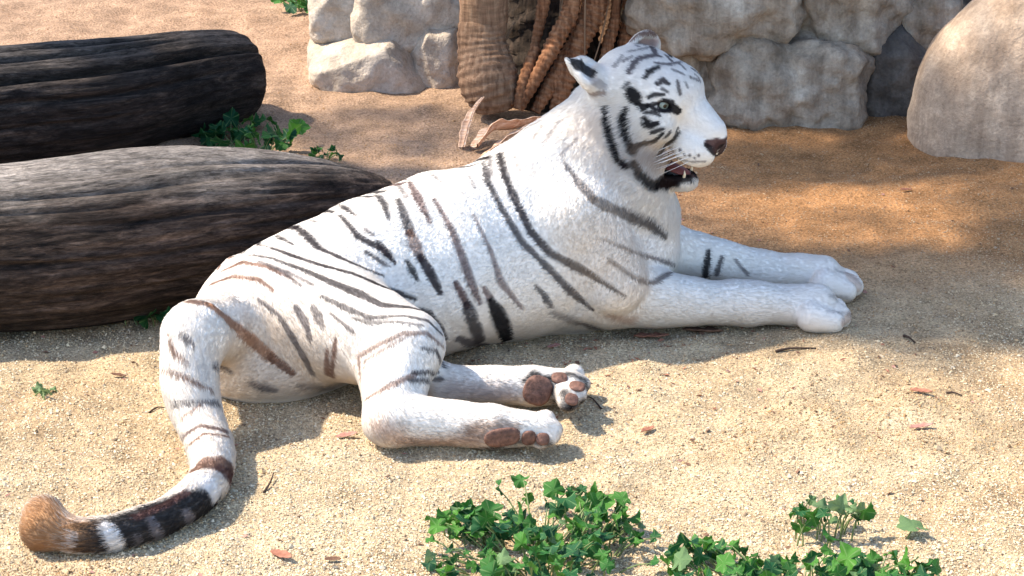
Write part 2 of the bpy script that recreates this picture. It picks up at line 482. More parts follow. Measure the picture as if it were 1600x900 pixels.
# two light smoothing passes
E = np.vstack([BF[:, [0, 1]], BF[:, [1, 2]], BF[:, [2, 3]], BF[:, [3, 0]]])
for it in range(3):
    acc = np.zeros_like(BV); cn = np.zeros(len(BV))
    for c in range(3):
        acc[:, c] = np.bincount(E[:, 0], BV[E[:, 1], c], len(BV)) + np.bincount(E[:, 1], BV[E[:, 0], c], len(BV))
    cn = np.bincount(E[:, 0], minlength=len(BV)) + np.bincount(E[:, 1], minlength=len(BV))
    BV = BV * 0.5 + 0.5 * acc / cn[:, None]
def vert_normals(V, F):
    n = np.cross(V[F[:, 2]] - V[F[:, 0]], V[F[:, 3]] - V[F[:, 1]])
    N = np.zeros_like(V)
    for q in range(4):
        for c in range(3): N[:, c] += np.bincount(F[:, q], n[:, c], len(V))
    return N / (np.linalg.norm(N, axis=1)[:, None] + 1e-12)
BN = vert_normals(BV, BF)
# slack skin and muscle: gentle uneven swell over the trunk and limbs
hd_ = np.clip((np.linalg.norm(BV - HE, axis=1) - 0.22) / 0.1, 0, 1)
sw = np.array([0.0075 * noise.noise(Vector((p[0] * 6.5 + 0.8 * p[2], p[1] * 6.5, p[2] * 4.0))) + 0.0028 * noise.noise(Vector(p) * 17) for p in BV])
BV = BV + BN * (sw * hd_)[:, None]
BN = vert_normals(BV, BF)
print('TIGER verts', len(BV), 'faces', len(BF))
bvh = BVHTree.FromPolygons([tuple(v) for v in BV], [tuple(f) for f in BF.tolist()])
def hit(px, py):
    d = ray(px, py)
    r = bvh.ray_cast(Vector(CAM), Vector(d / np.linalg.norm(d)))
    return None if r[0] is None else np.array(r[0])

# ---- markings and painted toe shading: strokes that follow the coat, each point = (px, py, width px)
K = (0.012, 0.011, 0.014); DK = (0.032, 0.024, 0.028); GR = (0.125, 0.105, 0.105); BR = (0.20, 0.105, 0.070); TN = (0.36, 0.18, 0.095); WH = (0.80, 0.77, 0.74); LV = (0.24, 0.215, 0.22); RB = (0.12, 0.062, 0.055)
S = []   # (colour, opacity, mirror frame, points)
def st(col, op, mir, *pts): S.append((col, op, mir, pts, None))
def soft_st(col, op, *pts): S.append((col, op, None, pts, 0.95))
# flank and back
st(DK, .9, 'b', (424,360,3), (440,371,5), (458,382,3))
st(DK, .92, 'b', (458,347,5), (482,369,9), (498,387,8), (551,411,4), (600,431,2))
st(DK, .9, 'b', (473,336,4), (496,347,3))
st(DK, .9, 'b', (524,313,4), (540,324,7), (556,336,3))
st(DK, .92, 'b', (533,336,4), (560,369,7), (596,389,6), (618,411,3))
st(DK, .92, 'b', (591,378,5), (605,395,8), (618,411,3))
st(GR, .8, 'b', (571,358,4), (584,367,3))
st(DK, .8, 'b', (573,393,3), (596,409,5), (609,416,2))
st(DK, .85, 'b', (589,298,4), (602,320,8), (609,344,3))
st(GR, .8, 'b', (564,298,4), (576,307,3))
st(GR, .7, 'b', (620,282,5), (636,307,5))
st(DK, .85, 'b', (624,311,5), (633,338,9), (642,364,10))
st(BR, .75, 'b', (642,364,10), (650,385,11), (658,402,9))
st(DK, .95, 'b', (658,402,8), (672,425,11), (689,458,5))
st(K, .9, 'b', (636,407,4), (645,422,9), (653,438,4))
st(RB, .85, 'b', (638,278,4), (653,307,8), (673,347,4))
st(GR, .6, 'b', (671,267,4), (689,284,3))
st(RB, .8, 'b', (680,311,3), (707,360,7), (724,404,9), (738,444,8), (751,473,4))
st(RB, .7, 'b', (741,336,2), (767,391,5), (784,442,7), (817,482,3))
st(RB, .9, 'b', (713,442,5), (731,476,9)); st(DK, .85, 'b', (731,476,9), (742,507,12), (752,532,12))
st(RB, .8, 'b', (757,450,4), (766,466,9)); st(K, .97, 'b', (768,470,9), (778,488,20), (787,508,21), (795,530,16))
st(GR, .85, 'b', (718,528,9), (740,537,13), (762,538,9))
st(GR, .55, 'b', (724,253,3), (742,293,3))
st(DK, .85, 'b', (756,250,4), (762,281,6), (786,328,6), (817,379,7), (851,412,6), (893,455,8), (927,484,4))
st(GR, .7, 'b', (768,243,6), (767,277,4))
st(DK, .92, 'b', (784,239,7), (788,269,8), (809,319,7), (830,362,7), (860,395,8), (910,421,9), (944,442,5), (978,463,2))
st(DK, .8, 'b', (838,446,3), (852,463,7), (864,480,3))
st(GR, .8, 'n', (880,250,2), (905,285,8), (927,311,10)); st(DK, .8, 'n', (927,311,9), (955,325,12), (978,334,14), (1020,349,10), (1041,366,6))
st(GR, .8, 'n', (944,374,2), (995,395,5), (1054,412,4))
st(GR, .85, 'n', (950,404,3), (991,433,5), (1020,442,5), (1046,425,5))
st(LV, .6, 'b', (877,188,3), (862,208,7), (847,228,3)); st(LV, .55, 'b', (803,235,4), (813,264,3)); st(LV, .5, 'b', (850,195,4), (830,222,6)); st(LV, .5, 'b', (905,215,3), (880,240,5))
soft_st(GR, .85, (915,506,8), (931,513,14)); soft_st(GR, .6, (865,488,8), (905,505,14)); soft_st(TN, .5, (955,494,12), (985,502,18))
# haunch
st(DK, .92, 'b', (404,380,3), (453,398,6), (498,413,5), (551,427,5), (596,447,9), (649,467,4))
st(DK, .88, 'b', (360,392,2), (427,404,4), (471,420,5), (516,440,9), (560,458,11), (596,476,9), (640,480,6), (671,489,6), (689,511,5), (698,529,4))
st(BR, .9, 'b', (349,422,3), (378,409,6), (418,416,4), (458,436,3))
st(GR, .8, 'b', (431,418,3), (470,446,4))
st(GR, .8, 'b', (405,408,3), (450,425,4), (490,445,3))
st(BR, .9, 'b', (329,444,4), (364,431,6), (404,436,4), (427,453,3))
st(DK, .8, 'b', (502,462,3), (542,482,7), (578,496,5), (631,493,4), (667,500,4), (689,520,3))
st(DK, .7, 'b', (550,496,3), (578,504,5), (618,502,4), (660,508,3))
st(BR, .85, 'b', (296,470,9), (312,472,11), (329,476,10)); st(TN, .85, 'b', (329,476,10), (360,502,12), (391,529,12), (427,560,10)); st(BR, .9, 'b', (425,558,9), (445,573,9), (458,583,6))
st(GR, .8, 'b', (404,467,3), (436,493,5), (458,529,7), (476,560,8), (487,584,5))
st(GR, .85, 'b', (462,480,7), (476,502,9), (484,528,5)); st(GR, .75, 'b', (489,480,6), (497,495,10), (504,510,5)); st(GR, .8, 'b', (516,489,3), (551,518,4))
st(BR, .85, 'b', (511,547,5), (509,584,6)); st(BR, .85, 'b', (524,529,4), (516,587,6))
st(BR, .7, None, (565,592,4), (560,556,6), (591,538,6), (631,520,6), (667,520,6), (692,540,4)); st(BR, .55, None, (569,578,3), (571,562,4), (596,547,5), (631,529,3))
st(DK, .8, None, (660,543,3), (682,548,6), (693,573,5))
st(BR, .75, None, (573,622,4), (609,602,8), (649,584,6)); st(DK, .85, None, (645,582,5), (684,580,6)); st(DK, .8, None, (640,594,5), (688,592,7))
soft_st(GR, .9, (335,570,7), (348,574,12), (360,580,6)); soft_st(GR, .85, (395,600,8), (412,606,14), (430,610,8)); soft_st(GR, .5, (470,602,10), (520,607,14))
# tail
st(BR, .8, None, (263,522,5), (272,550,7), (293,566,4)); st(GR, .8, None, (283,520,5), (295,530,8), (304,540,3))
st(BR, .8, None, (255,575,4), (293,590,7), (331,609,4)); st(GR, .8, None, (266,629,4), (300,627,5), (340,627,7)); st(BR, .75, None, (284,652,4), (313,632,4))
st(RB, .85, None, (281,682,5), (313,664,7), (352,672,9)); st(BR, .85, None, (292,697,4), (318,677,5), (355,680,5))
st(BR, .9, None, (300,736,16), (322,722,28), (350,726,34), (364,738,28)); st(RB, .75, None, (345,732,18), (364,745,22))
st(K, .95, None, (342,784,28), (315,790,46), (287,800,54), (252,812,58), (212,826,56), (178,836,52), (140,840,50), (122,840,44))
st(RB, .8, None, (292,768,12), (262,788,10), (215,808,10))
st(WH, .95, None, (306,742,18), (325,752,28), (340,770,26)); st(LV, .9, None, (292,800,12), (303,814,12)); st(WH, .9, None, (168,822,16), (180,842,22), (190,862,18)); st(LV, .85, None, (238,812,10), (246,828,14), (256,840,10)); st(LV, .6, None, (214,836,8), (220,846,8)); st(WH, .8, None, (112,838,16), (112,850,12))
soft_st((0.40, 0.22, 0.105), .95, (84,822,70), (64,800,74), (48,826,74), (70,852,66)); st((0.40, 0.22, 0.105), .6, None, (60,800,60), (50,840,60))
# far foreleg and toes
st(K, .95, None, (1106,393,6), (1104,410,9), (1101,431,10)); st(DK, .85, None, (1127,402,5), (1119,428,8)); st(GR, .7, None, (1148,406,4), (1167,428,5))
st(TN, .4, None, (1328,428,16), (1340,448,16)); st(TN, .45, None, (1318,504,12), (1335,488,14)); st(BR, .3, None, (1332,472,8), (1338,480,6))
soft_st((0.66, 0.52, 0.38), .45, (930,360,90), (960,400,90), (1000,420,70)); soft_st((0.64, 0.50, 0.38), .4, (930,200,60), (960,260,60))
soft_st(GR, .45, (1296,462,5), (1322,466,6), (1338,474,6)); soft_st(GR, .4, (1294,486,5), (1326,490,6), (1336,494,5)); soft_st(GR, .4, (1306,422,5), (1332,432,6), (1344,442,5))  # soft grey lines paint the shading between the front toes
# hind feet: dirty soles
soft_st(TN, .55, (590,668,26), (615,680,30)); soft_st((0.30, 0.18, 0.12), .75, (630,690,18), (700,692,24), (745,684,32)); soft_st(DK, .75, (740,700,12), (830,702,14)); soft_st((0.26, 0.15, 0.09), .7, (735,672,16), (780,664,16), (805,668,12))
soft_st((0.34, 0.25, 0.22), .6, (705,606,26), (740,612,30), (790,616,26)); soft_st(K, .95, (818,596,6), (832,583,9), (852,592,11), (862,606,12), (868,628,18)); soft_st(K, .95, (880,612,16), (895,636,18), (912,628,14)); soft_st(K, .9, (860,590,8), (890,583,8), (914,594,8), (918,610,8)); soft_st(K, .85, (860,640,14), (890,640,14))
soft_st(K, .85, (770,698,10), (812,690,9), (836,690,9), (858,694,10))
# face
F_ = 'h'
st(K, .97, F_, (988,144,14), (994,152,17), (999,159,10))
st(K, .95, F_, (1009,122,5), (1020,110,8), (1031,106,5)); st(DK, .9, F_, (1028,132,5), (1037,126,8), (1045,131,5)); st(DK, .7, F_, (1035,139,4), (1044,144,3))
st(K, .92, F_, (1014,153,4), (1023,148,6), (1038,148,4))
st(K, .97, F_, (1001,164,5), (1006,168,10), (1013,165,6)); st(K, .95, F_, (1013,165,5), (1027,162,5), (1038,156,4), (1050,161,8)); st(K, .97, F_, (1047,165,9), (1054,170,12), (1060,175,9), (1063,172,5)); st(K, .95, F_, (1020,168,4), (1030,173,5), (1047,174,5))
st(K, .9, F_, (1011,176,4), (1023,175,6), (1032,181,3))
st(K, .97, F_, (1009,184,6), (1014,193,11), (1019,195,9), (1029,192,5)); st(K, .9, F_, (1019,207,4), (1030,203,6), (1038,201,3))
st(K, .97, F_, (950,167,5), (953,185,9), (959,207,11), (963,225,10), (970,246,9), (980,257,9)); st(DK, .85, F_, (978,254,10), (992,255,8))
st(K, .97, F_, (982,167,5), (979,182,10), (983,207,10), (988,222,9), (992,231,14)); st(K, .95, F_, (992,226,8), (1007,222,6), (1025,220,6), (1038,207,4))
st(K, .9, F_, (1030,237,5), (1040,227,6), (1053,219,5), (1062,207,3)); st(K, .85, F_, (1041,214,4), (1048,206,4)); st(K, .85, F_, (1053,212,4), (1060,200,3))
st(K, .92, F_, (995,252,10), (1001,267,14), (1013,279,14), (1027,287,14)); st(K, .95, F_, (1030,284,16), (1042,280,22), (1056,280,18))
st((0.13, 0.11, 0.118), .85, F_, (1027,100,4), (1047,102,5), (1066,98,4)); st(GR, .85, F_, (1060,128,4), (1063,147,5)); st(GR, .7, F_, (1053,110,4), (1070,117,3)); st(GR, .7, F_, (1080,122,4), (1094,128,4)); st(GR, .6, F_, (1072,130,3), (1075,137,3))
st((0.13, 0.11, 0.118), .9, F_, (985,113,7), (992,102,9), (1000,94,6)); st((0.13, 0.11, 0.118), .9, F_, (1002,92,7), (1027,88,8), (1034,90,4)); st((0.13, 0.11, 0.118), .7, F_, (977,96,5), (991,89,4)); st(DK, .8, F_, (977,137,4), (984,130,4)); st((0.13, 0.11, 0.118), .6, F_, (963,104,5), (975,88,4)); st((0.13, 0.11, 0.118), .6, F_, (985,82,4), (1020,76,5))
st(LV, .5, F_, (930,128,12), (945,136,10)); st(BR, .6, F_, (924,150,6), (946,146,7))
for q in ((1063,235,5), (1045,238,4), (1052,237,3), (1070,242,4), (1078,243,4), (1092,243,4), (1044,249,4), (1086,247,3)): st(GR, .85, F_, q)
st(GR, .6, F_, (1060,248,3), (1080,253,3), (1102,252,3)); soft_st((0.5, 0.36, 0.26), .6, (1005,240,30), (1030,250,30), (1050,244,20))
# nose, lips
st((0.10, 0.05, 0.045), .97, None, (1106,224,9), (1120,222,11), (1134,224,9)); st((0.025, 0.016, 0.016), .97, None, (1104,227,6), (1112,234,9), (1120,243,8)); st((0.06, 0.033, 0.03), .97, None, (1120,232,14), (1130,233,11), (1122,246,7))
st((0.5, 0.2, 0.2), .85, None, (1092,264,6), (1106,259,7), (1117,253,5))
st((0.03, 0.018, 0.016), .97, None, (1035,284,12), (1052,284,12)); st((0.045, 0.02, 0.018), .97, None, (1062,275,9), (1085,273,8), (1096,272,6))
# ears
st(K, .95, None, (895,94,9), (909,104,20), (926,115,14)); st(BR, .85, None, (985,66,5), (997,56,6), (1015,53,6), (1030,57,7), (1037,68,7), (1038,78,6)); st((0.62, 0.42, 0.40), .6, None, (1000,68,12), (1020,68,14))

# body mid plane for the markings on the far flank
bm0 = W(345, 540, 5.66); bm1 = W(890, 386, 6.08)
bdir = bm1 - bm0; bdir[2] = 0; bdir /= np.linalg.norm(bdir)
bnrm = np.array([bdir[1], -bdir[0], 0.0])
strokes = []
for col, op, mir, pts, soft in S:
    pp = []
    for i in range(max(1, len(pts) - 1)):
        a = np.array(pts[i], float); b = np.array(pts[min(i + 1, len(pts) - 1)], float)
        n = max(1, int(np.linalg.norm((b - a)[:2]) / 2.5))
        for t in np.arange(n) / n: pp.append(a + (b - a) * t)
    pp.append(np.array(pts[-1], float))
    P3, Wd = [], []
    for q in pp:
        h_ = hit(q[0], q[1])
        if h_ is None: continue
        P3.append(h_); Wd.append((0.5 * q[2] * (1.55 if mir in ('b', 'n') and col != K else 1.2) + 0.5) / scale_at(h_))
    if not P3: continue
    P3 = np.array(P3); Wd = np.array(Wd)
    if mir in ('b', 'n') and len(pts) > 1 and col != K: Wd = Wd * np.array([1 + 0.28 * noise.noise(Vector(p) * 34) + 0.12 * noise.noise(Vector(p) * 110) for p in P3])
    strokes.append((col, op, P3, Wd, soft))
    if mir in ('b', 'h'):
        if mir == 'b':
            M3 = P3 - 2 * ((P3 - bm0) @ bnrm)[:, None] * bnrm
        else:
            q = (P3 - HE) @ HAX.T; q[:, 1] *= -1; M3 = HE + q @ HAX
        sn = []
        for m in M3:
            r = bvh.find_nearest(Vector(m)); sn.append(np.array(r[0]))
        sn = np.array(sn)
        # keep only what lands on the hidden side
        side = ((sn - bm0) @ bnrm) < -0.04 if mir == 'b' else ((sn - HE) @ hS) < -0.012
        if side.sum() > 1: strokes.append((col, op, sn[side], Wd[side], soft))

def add3(col, op, pts, w, soft=None):
    P3 = np.array([hd(*p) for p in pts]); strokes.append((col, op, P3, np.full(len(P3), w), soft))
add3((0.028, 0.016, 0.015), .97, [(f, q, -0.163 + 0.42 * (f - 0.060)) for f in np.arange(-0.015, 0.105, 0.01) for q in np.arange(-0.054, 0.0541, 0.009)], 0.0215, 0.15)
add3((0.055, 0.028, 0.026), .97, [(0.146, q, -0.052 - 0.25 * abs(q)) for q in np.arange(-0.024, 0.0241, 0.004)], 0.0135, 0.2)
add3((0.020, 0.012, 0.012), .97, [(0.148, q, -0.066) for q in np.arange(-0.018, 0.0181, 0.004)], 0.009, 0.3)
add3((0.02, 0.013, 0.013), .9, [(0.142, 0, u) for u in np.arange(-0.125, -0.07, 0.004)], 0.004, 0.3)
add3((0.02, 0.014, 0.014), .95, [(f, q * math.sqrt(max(0.0, 1 - ((f - 0.03) / 0.075) ** 2)), -0.186 + 0.12 * (f - 0.06)) for f in np.arange(0.0, 0.106, 0.006) for q in (-0.04, -0.03, 0.03, 0.04)], 0.0125, 0.25)
add3((0.50, 0.21, 0.20), .7, [(0.120, q, -0.134) for q in np.arange(-0.03, 0.031, 0.005)], 0.007, 0.4)
for e, gz in EYES:
    strokes.append(((0.012, 0.010, 0.012), .97, (e + gz * 0.012)[None], np.array([0.0215]), 0.12))
def coat_colour(P, jitter):
    C = np.tile(np.array([0.83, 0.795, 0.745]), (len(P), 1))
    # creamier, dustier coat low on the body
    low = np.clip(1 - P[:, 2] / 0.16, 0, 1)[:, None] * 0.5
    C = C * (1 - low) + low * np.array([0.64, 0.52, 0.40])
    rump = np.exp(-(((P - W(430, 540, 5.5)) / np.array([0.26, 0.26, 0.16])) ** 2).sum(1))[:, None] * 0.75
    C = C * (1 - rump) + rump * np.array([0.70, 0.57, 0.44])
    for col, op, Q, Wd, soft_ in strokes:
        m = Wd.max() * 2.2 + 0.004
        a, b = Q.min(0) - m, Q.max(0) + m
        idx = np.nonzero(((P > a) & (P < b)).all(1))[0]
        if len(idx) == 0: continue
        best = np.full(len(idx), 9.0)
        X = P[idx]
        for s0 in range(0, len(Q), 64):
            d = np.linalg.norm(X[:, None, :] - Q[None, s0:s0 + 64], axis=2) / Wd[None, s0:s0 + 64]
            best = np.minimum(best, d.min(1))
        wd = float(Wd.mean())
        soft = np.clip(0.0018 / wd, 0.18, 0.6) if soft_ is None else soft_
        best = best + jitter[idx] * soft
        t = np.clip((1.0 + soft - best) / (2 * soft), 0, 1); t = t * t * (3 - 2 * t)
        
        t = (t * op)[:, None]
        C[idx] = C[idx] * (1 - t) + t * np.array(col)
    return C

# ---- body mesh
tiger = empty('white_tiger', (float(G(640, 600)[0]), float(G(640, 600)[1]), 0))
tag(tiger, 'white tiger with dark stripes lying on the sand with its mouth open', 'tiger')
T0 = np.array(tiger.location)
def coat_mat():
    M = Mat('tiger_coat', 0.85, 0.15)
    c = M.coord()
    return M.done(attr(M, 'Col'))
body_me = np_mesh('body', BV - T0, BF, coat_mat())
vc = coat_colour(BV, np.zeros(len(BV)))
ca = body_me.attributes.new('Col', 'FLOAT_COLOR', 'POINT')
ca.data.foreach_set('color', np.hstack([vc, np.ones((len(vc), 1))]).astype(np.float32).ravel())
body = link(bpy.data.objects.new('body', body_me), tiger)

# ---- fur
def make_fur(N):
    tri = np.vstack([BF[:, [0, 1, 2]], BF[:, [0, 2, 3]]])
    a, b, c = BV[tri[:, 0]], BV[tri[:, 1]], BV[tri[:, 2]]
    cen = (a + b + c) / 3
    area = np.linalg.norm(np.cross(b - a, c - a), axis=1)
    # no hair underneath, where the body rests on the ground
    area = area * (cen[:, 2] > 0.004)
    hdist = np.linalg.norm(cen - HE, axis=1)
    area = area * (1 + 1.6 * (hdist < 0.24))
    pick = rng.choice(len(tri), N, p=area / area.sum())
    u, v = rng.random(N), rng.random(N); f = u + v > 1; u[f] = 1 - u[f]; v[f] = 1 - v[f]
    t = tri[pick]
    P = BV[t[:, 0]] + (BV[t[:, 1]] - BV[t[:, 0]]) * u[:, None] + (BV[t[:, 2]] - BV[t[:, 0]]) * v[:, None]
    Nn = BN[t[:, 0]] * (1 - u - v)[:, None] + BN[t[:, 1]] * u[:, None] + BN[t[:, 2]] * v[:, None]
    Nn /= np.linalg.norm(Nn, axis=1)[:, None] + 1e-9
    # flow and length from the nearest shapes
    fl = np.zeros((N, 3)); ln = np.zeros(N); ws = np.zeros(N)
    for p in prims:
        lo_, hi_ = p.bbox()
        idx = np.nonzero(((P > lo_ - 0.06) & (P < hi_ + 0.06)).all(1))[0]
        if len(idx) == 0: continue
        d = np.abs(p.dist(P[idx]))
        w = np.exp(-(d / 0.014) ** 1.2) * (2.0 if p.op == 'sub' else 1.0) + 1e-6
        fv = p.flow / (np.linalg.norm(p.flow) + 1e-9)
        fl[idx] += w[:, None] * fv; ln[idx] += w * p.fl; ws[idx] += w
    ln = ln / np.maximum(ws, 1e-6)
    keep = ln > 0.0022
    keep &= np.linalg.norm((P - hd(0.146, 0, -0.058)) @ HAX.T / np.array([0.022, 0.03, 0.02]), axis=1) > 1
    for e, gz in EYES: keep &= np.linalg.norm(P - e - gz * 0.012, axis=1) > 0.0185
    P, Nn, fl, ln = P[keep], Nn[keep], fl[keep], ln[keep]
    N = len(P)
    fl = fl - (fl * Nn).sum(1)[:, None] * Nn
    fl /= np.linalg.norm(fl, axis=1)[:, None] + 1e-6
    # clumpy waviness
    q = P * 22
    w1 = np.stack([np.sin(q[:, 1] * 1.7 + q[:, 2] * 2.3), np.sin(q[:, 0] * 1.9 - q[:, 2] * 1.4 + 1), np.sin(q[:, 0] * 1.2 + q[:, 1] * 2.2 + 2)], 1)
    fl = fl + 0.16 * w1 + rng.normal(0, 0.13, (N, 3))
    fl = fl - (fl * Nn).sum(1)[:, None] * Nn
    fl /= np.linalg.norm(fl, axis=1)[:, None] + 1e-6
    ln = ln * rng.uniform(0.7, 1.1, N)
    up = (rng.uniform(0.07, 0.24, N) + np.clip((ln - 0.009) * 7, 0, 0.3))[:, None]
    d0 = fl * (1 - up) + Nn * (up + 0.08); d0 /= np.linalg.norm(d0, axis=1)[:, None]
    d1 = fl * 0.95 + Nn * up * 0.35; d1 /= np.linalg.norm(d1, axis=1)[:, None]
    L = ln[:, None]
    pts = np.stack([P - Nn * 0.001, P + d0 * L * 0.35, P + d0 * L * 0.35 + (d0 + d1) * 0.5 * L * 0.35, P + d0 * L * 0.35 + (d0 + d1) * 0.5 * L * 0.35 + d1 * L * 0.35], 1)
    pts[:, :, 2] = np.maximum(pts[:, :, 2], 0.001)
    jit = rng.normal(0, 0.5, N)
    C = coat_colour(P, jit)
    C = C * rng.uniform(0.92, 1.04, N)[:, None]
    cv = bpy.data.hair_curves.new('fur')
    cv.add_curves([4] * N)
    cv.points.foreach_set('position', (pts - T0).astype(np.float32).ravel())
    ra = cv.attributes.new('radius', 'FLOAT', 'POINT') if 'radius' not in cv.attributes else cv.attributes['radius']
    rr = np.tile(np.array([0.00045, 0.0004, 0.0003, 0.00006], np.float32), N)
    ra.data.foreach_set('value', rr)
    at = cv.attributes.new('Col', 'FLOAT_COLOR', 'CURVE')
    at.data.foreach_set('color', np.hstack([C, np.ones((N, 1))]).astype(np.float32).ravel())
    an = cv.attributes.new('skin_normal', 'FLOAT_VECTOR', 'CURVE')
    an.data.foreach_set('vector', Nn.astype(np.float32).ravel())
    m = bpy.data.materials.new('fur'); m.use_nodes = True
    nt = m.node_tree; nt.nodes.remove(nt.nodes['Principled BSDF'])
    out = nt.nodes['Material Output']
    c1 = nt.nodes.new('ShaderNodeAttribute'); c1.attribute_name = 'Col'
    c2 = nt.nodes.new('ShaderNodeAttribute'); c2.attribute_name = 'skin_normal'
    geo = nt.nodes.new('ShaderNodeNewGeometry')
    vm = nt.nodes.new('ShaderNodeVectorMath'); vm.operation = 'SCALE'; vm.inputs['Scale'].default_value = 0.2
    nt.links.new(geo.outputs['Normal'], vm.inputs[0])
    va = nt.nodes.new('ShaderNodeVectorMath'); va.operation = 'ADD'
    nt.links.new(vm.outputs[0], va.inputs[0]); nt.links.new(c2.outputs['Vector'], va.inputs[1])
    vn = nt.nodes.new('ShaderNodeVectorMath'); vn.operation = 'NORMALIZE'; nt.links.new(va.outputs[0], vn.inputs[0])
    df = nt.nodes.new('ShaderNodeBsdfDiffuse'); nt.links.new(c1.outputs['Color'], df.inputs['Color']); nt.links.new(vn.outputs[0], df.inputs['Normal'])
    tr = nt.nodes.new('ShaderNodeBsdfTranslucent'); nt.links.new(c1.outputs['Color'], tr.inputs['Color']); nt.links.new(vn.outputs[0], tr.inputs['Normal'])
    mx = nt.nodes.new('ShaderNodeMixShader'); mx.inputs[0].default_value = 0.35
    nt.links.new(df.outputs[0], mx.inputs[1]); nt.links.new(tr.outputs[0], mx.inputs[2]); nt.links.new(mx.outputs[0], out.inputs['Surface'])
    cv.materials.append(m)
    o = link(bpy.data.objects.new('fur', cv), body)
    return o
FUR = 330000
if FUR: make_fur(FUR)

# ---- eyes, pads, teeth, whiskers
def blob(name, c, axes, rad, mat, parent, seg=12, rings=8, power=2.0):
    V, F = [], []
    A = np.array(axes)
    for i in range(rings + 1):
        th = math.pi * i / rings
        for j in range(seg):
            ph = 2 * math.pi * j / seg
            q = np.array([math.sin(th) * math.cos(ph), math.sin(th) * math.sin(ph), math.cos(th)])
            q = np.sign(q) * np.abs(q) ** (2.0 / power)
            V.append(np.array(c) - T0 + (q * np.array(rad)) @ A)
    for i in range(rings):
        for j in range(seg):
            F.append((i * seg + j, i * seg + (j + 1) % seg, (i + 1) * seg + (j + 1) % seg, (i + 1) * seg + j))
    return mesh_obj(name, V, F, mat, parent)
def eye_mat():
    M = Mat('tiger_eye', 0.08, 0.6)
    v = M.n('ShaderNodeVectorMath', operation='DISTANCE')
    a = M.n('ShaderNodeAttribute'); a.attribute_name = 'fwd'
    r = M.ramp(a.outputs['Fac'], [(0.0, (0.01, 0.01, 0.01)), (0.60, (0.012, 0.013, 0.012)), (0.66, (0.17, 0.21, 0.185)), (0.93, (0.25, 0.30, 0.27)), (0.955, (0.004, 0.004, 0.004))])
    return M.done(r)
EM = eye_mat()
for s, e in zip((1, -1), EYES):
    e, gz = e
    o = blob('eye', e, HAX, (0.0175, 0.0175, 0.0175), EM, body, 24, 16)
    cc = e - T0
    co = np.array([v.co[:] for v in o.data.vertices]) - cc
    at = o.data.attributes.new('fwd', 'FLOAT', 'POINT')
    at.data.foreach_set('value', np.clip(co @ gz / 0.0175, 0, 1).astype(np.float32))
def pad_mat():
    M = Mat('paw_leather', 0.6, 0.3)
    c = M.coord(); n = M.noise(c, 75, 5, 0.65)
    return M.done(M.ramp(n, [(0.3, (0.055, 0.028, 0.022)), (0.7, (0.23, 0.115, 0.08))]), M.bump(n, 0.8, 0.006))
PADM = pad_mat()
def paw_pad(px, py, rx, ry, tilt=0.0, th=0.010):
    h_ = hit(px, py)
    if h_ is None: return
    r = bvh.find_nearest(Vector(h_)); n = np.array(r[1])
    if n @ (CAM - h_) < 0: n = -n
    sc = scale_at(h_)
    x = np.array([math.cos(tilt), 0, -math.sin(tilt)]); x = x - n * (x @ n); x /= np.linalg.norm(x)
    y = np.cross(n, x)
    blob('paw_pad', h_ + n * 0.001, np.stack([x, y, n]), (rx / sc, ry / sc, th * 0.62), PADM, body, 18, 10, 2.5)
paw_pad(840, 610, 23, 24, 0.35, 0.014); paw_pad(874, 591, 13, 11, -0.2); paw_pad(902, 604, 13, 13, 0.2); paw_pad(893, 624, 11, 10, 0.3); paw_pad(868, 632, 9, 8)
paw_pad(785, 683, 30, 16, 0.0, 0.012); paw_pad(826, 684, 12, 13); paw_pad(848, 686, 11, 10)
TEETH = Mat('tooth_enamel', 0.3, 0.4).done((0.75, 0.66, 0.5))
for (f, s, u, L_, r_) in ((0.088, 0.027, -0.124, 0.030, 0.0055), (0.088, -0.027, -0.124, 0.030, 0.0055), (0.050, 0.034, -0.134, 0.014, 0.006), (0.066, 0.033, -0.130, 0.014, 0.005), (0.098, 0.012, -0.122, 0.012, 0.004), (0.098, -0.012, -0.122, 0.012, 0.004)):
    V, F = tube([hd(f, s, u) - T0, hd(f + 0.002, s, u - L_ * 0.5) - T0, hd(f - 0.002, s, u - L_) - T0], [r_, r_ * 0.7, r_ * 0.15], 8)
    mesh_obj('tooth', V, F, TEETH, body)
for (f, s, u, L_, r_) in ((0.072, 0.022, -0.190, 0.022, 0.005), (0.072, -0.022, -0.190, 0.022, 0.005)):
    V, F = tube([hd(f, s, u) - T0, hd(f, s, u + L_ * 0.5) - T0, hd(f - 0.003, s, u + L_) - T0], [r_, r_ * 0.7, r_ * 0.15], 8)
    mesh_obj('tooth', V, F, TEETH, body)
TONG = Mat('tongue', 0.5, 0.3).done((0.20, 0.065, 0.06))
blob('tongue', hd(0.030, 0, -0.186), HAX, (0.055, 0.022, 0.009), TONG, body)
WHK = Mat('whisker', 0.4, 0.4).done((0.85, 0.83, 0.8))
for s in (1, -1):
    for k in range(12):
        row, c_ = divmod(k, 4)
        f0, u0 = 0.105 - 0.022 * c_, -0.072 - 0.013 * row - 0.003 * c_
        L_ = 0.11 + 0.03 * c_ + rng.uniform(-0.02, 0.03)
        a = np.array([f0, s * 0.062, u0]); d = np.array([-0.50 - 0.1 * row, s * (0.55), -0.30 - 0.16 * row + rng.uniform(-0.1, 0.1)])
        d /= np.linalg.norm(d)
        pts = [hd(*(a + d * L_ * t + np.array([-0.25, 0, -0.20]) * (L_ * t * t))) - T0 for t in (0, 0.25, 0.5, 0.75, 1)]
        V, F = tube(pts, [0.0007, 0.00065, 0.0005, 0.0004, 0.0002], 5)
        mesh_obj('whisker', V, F, WHK, body)

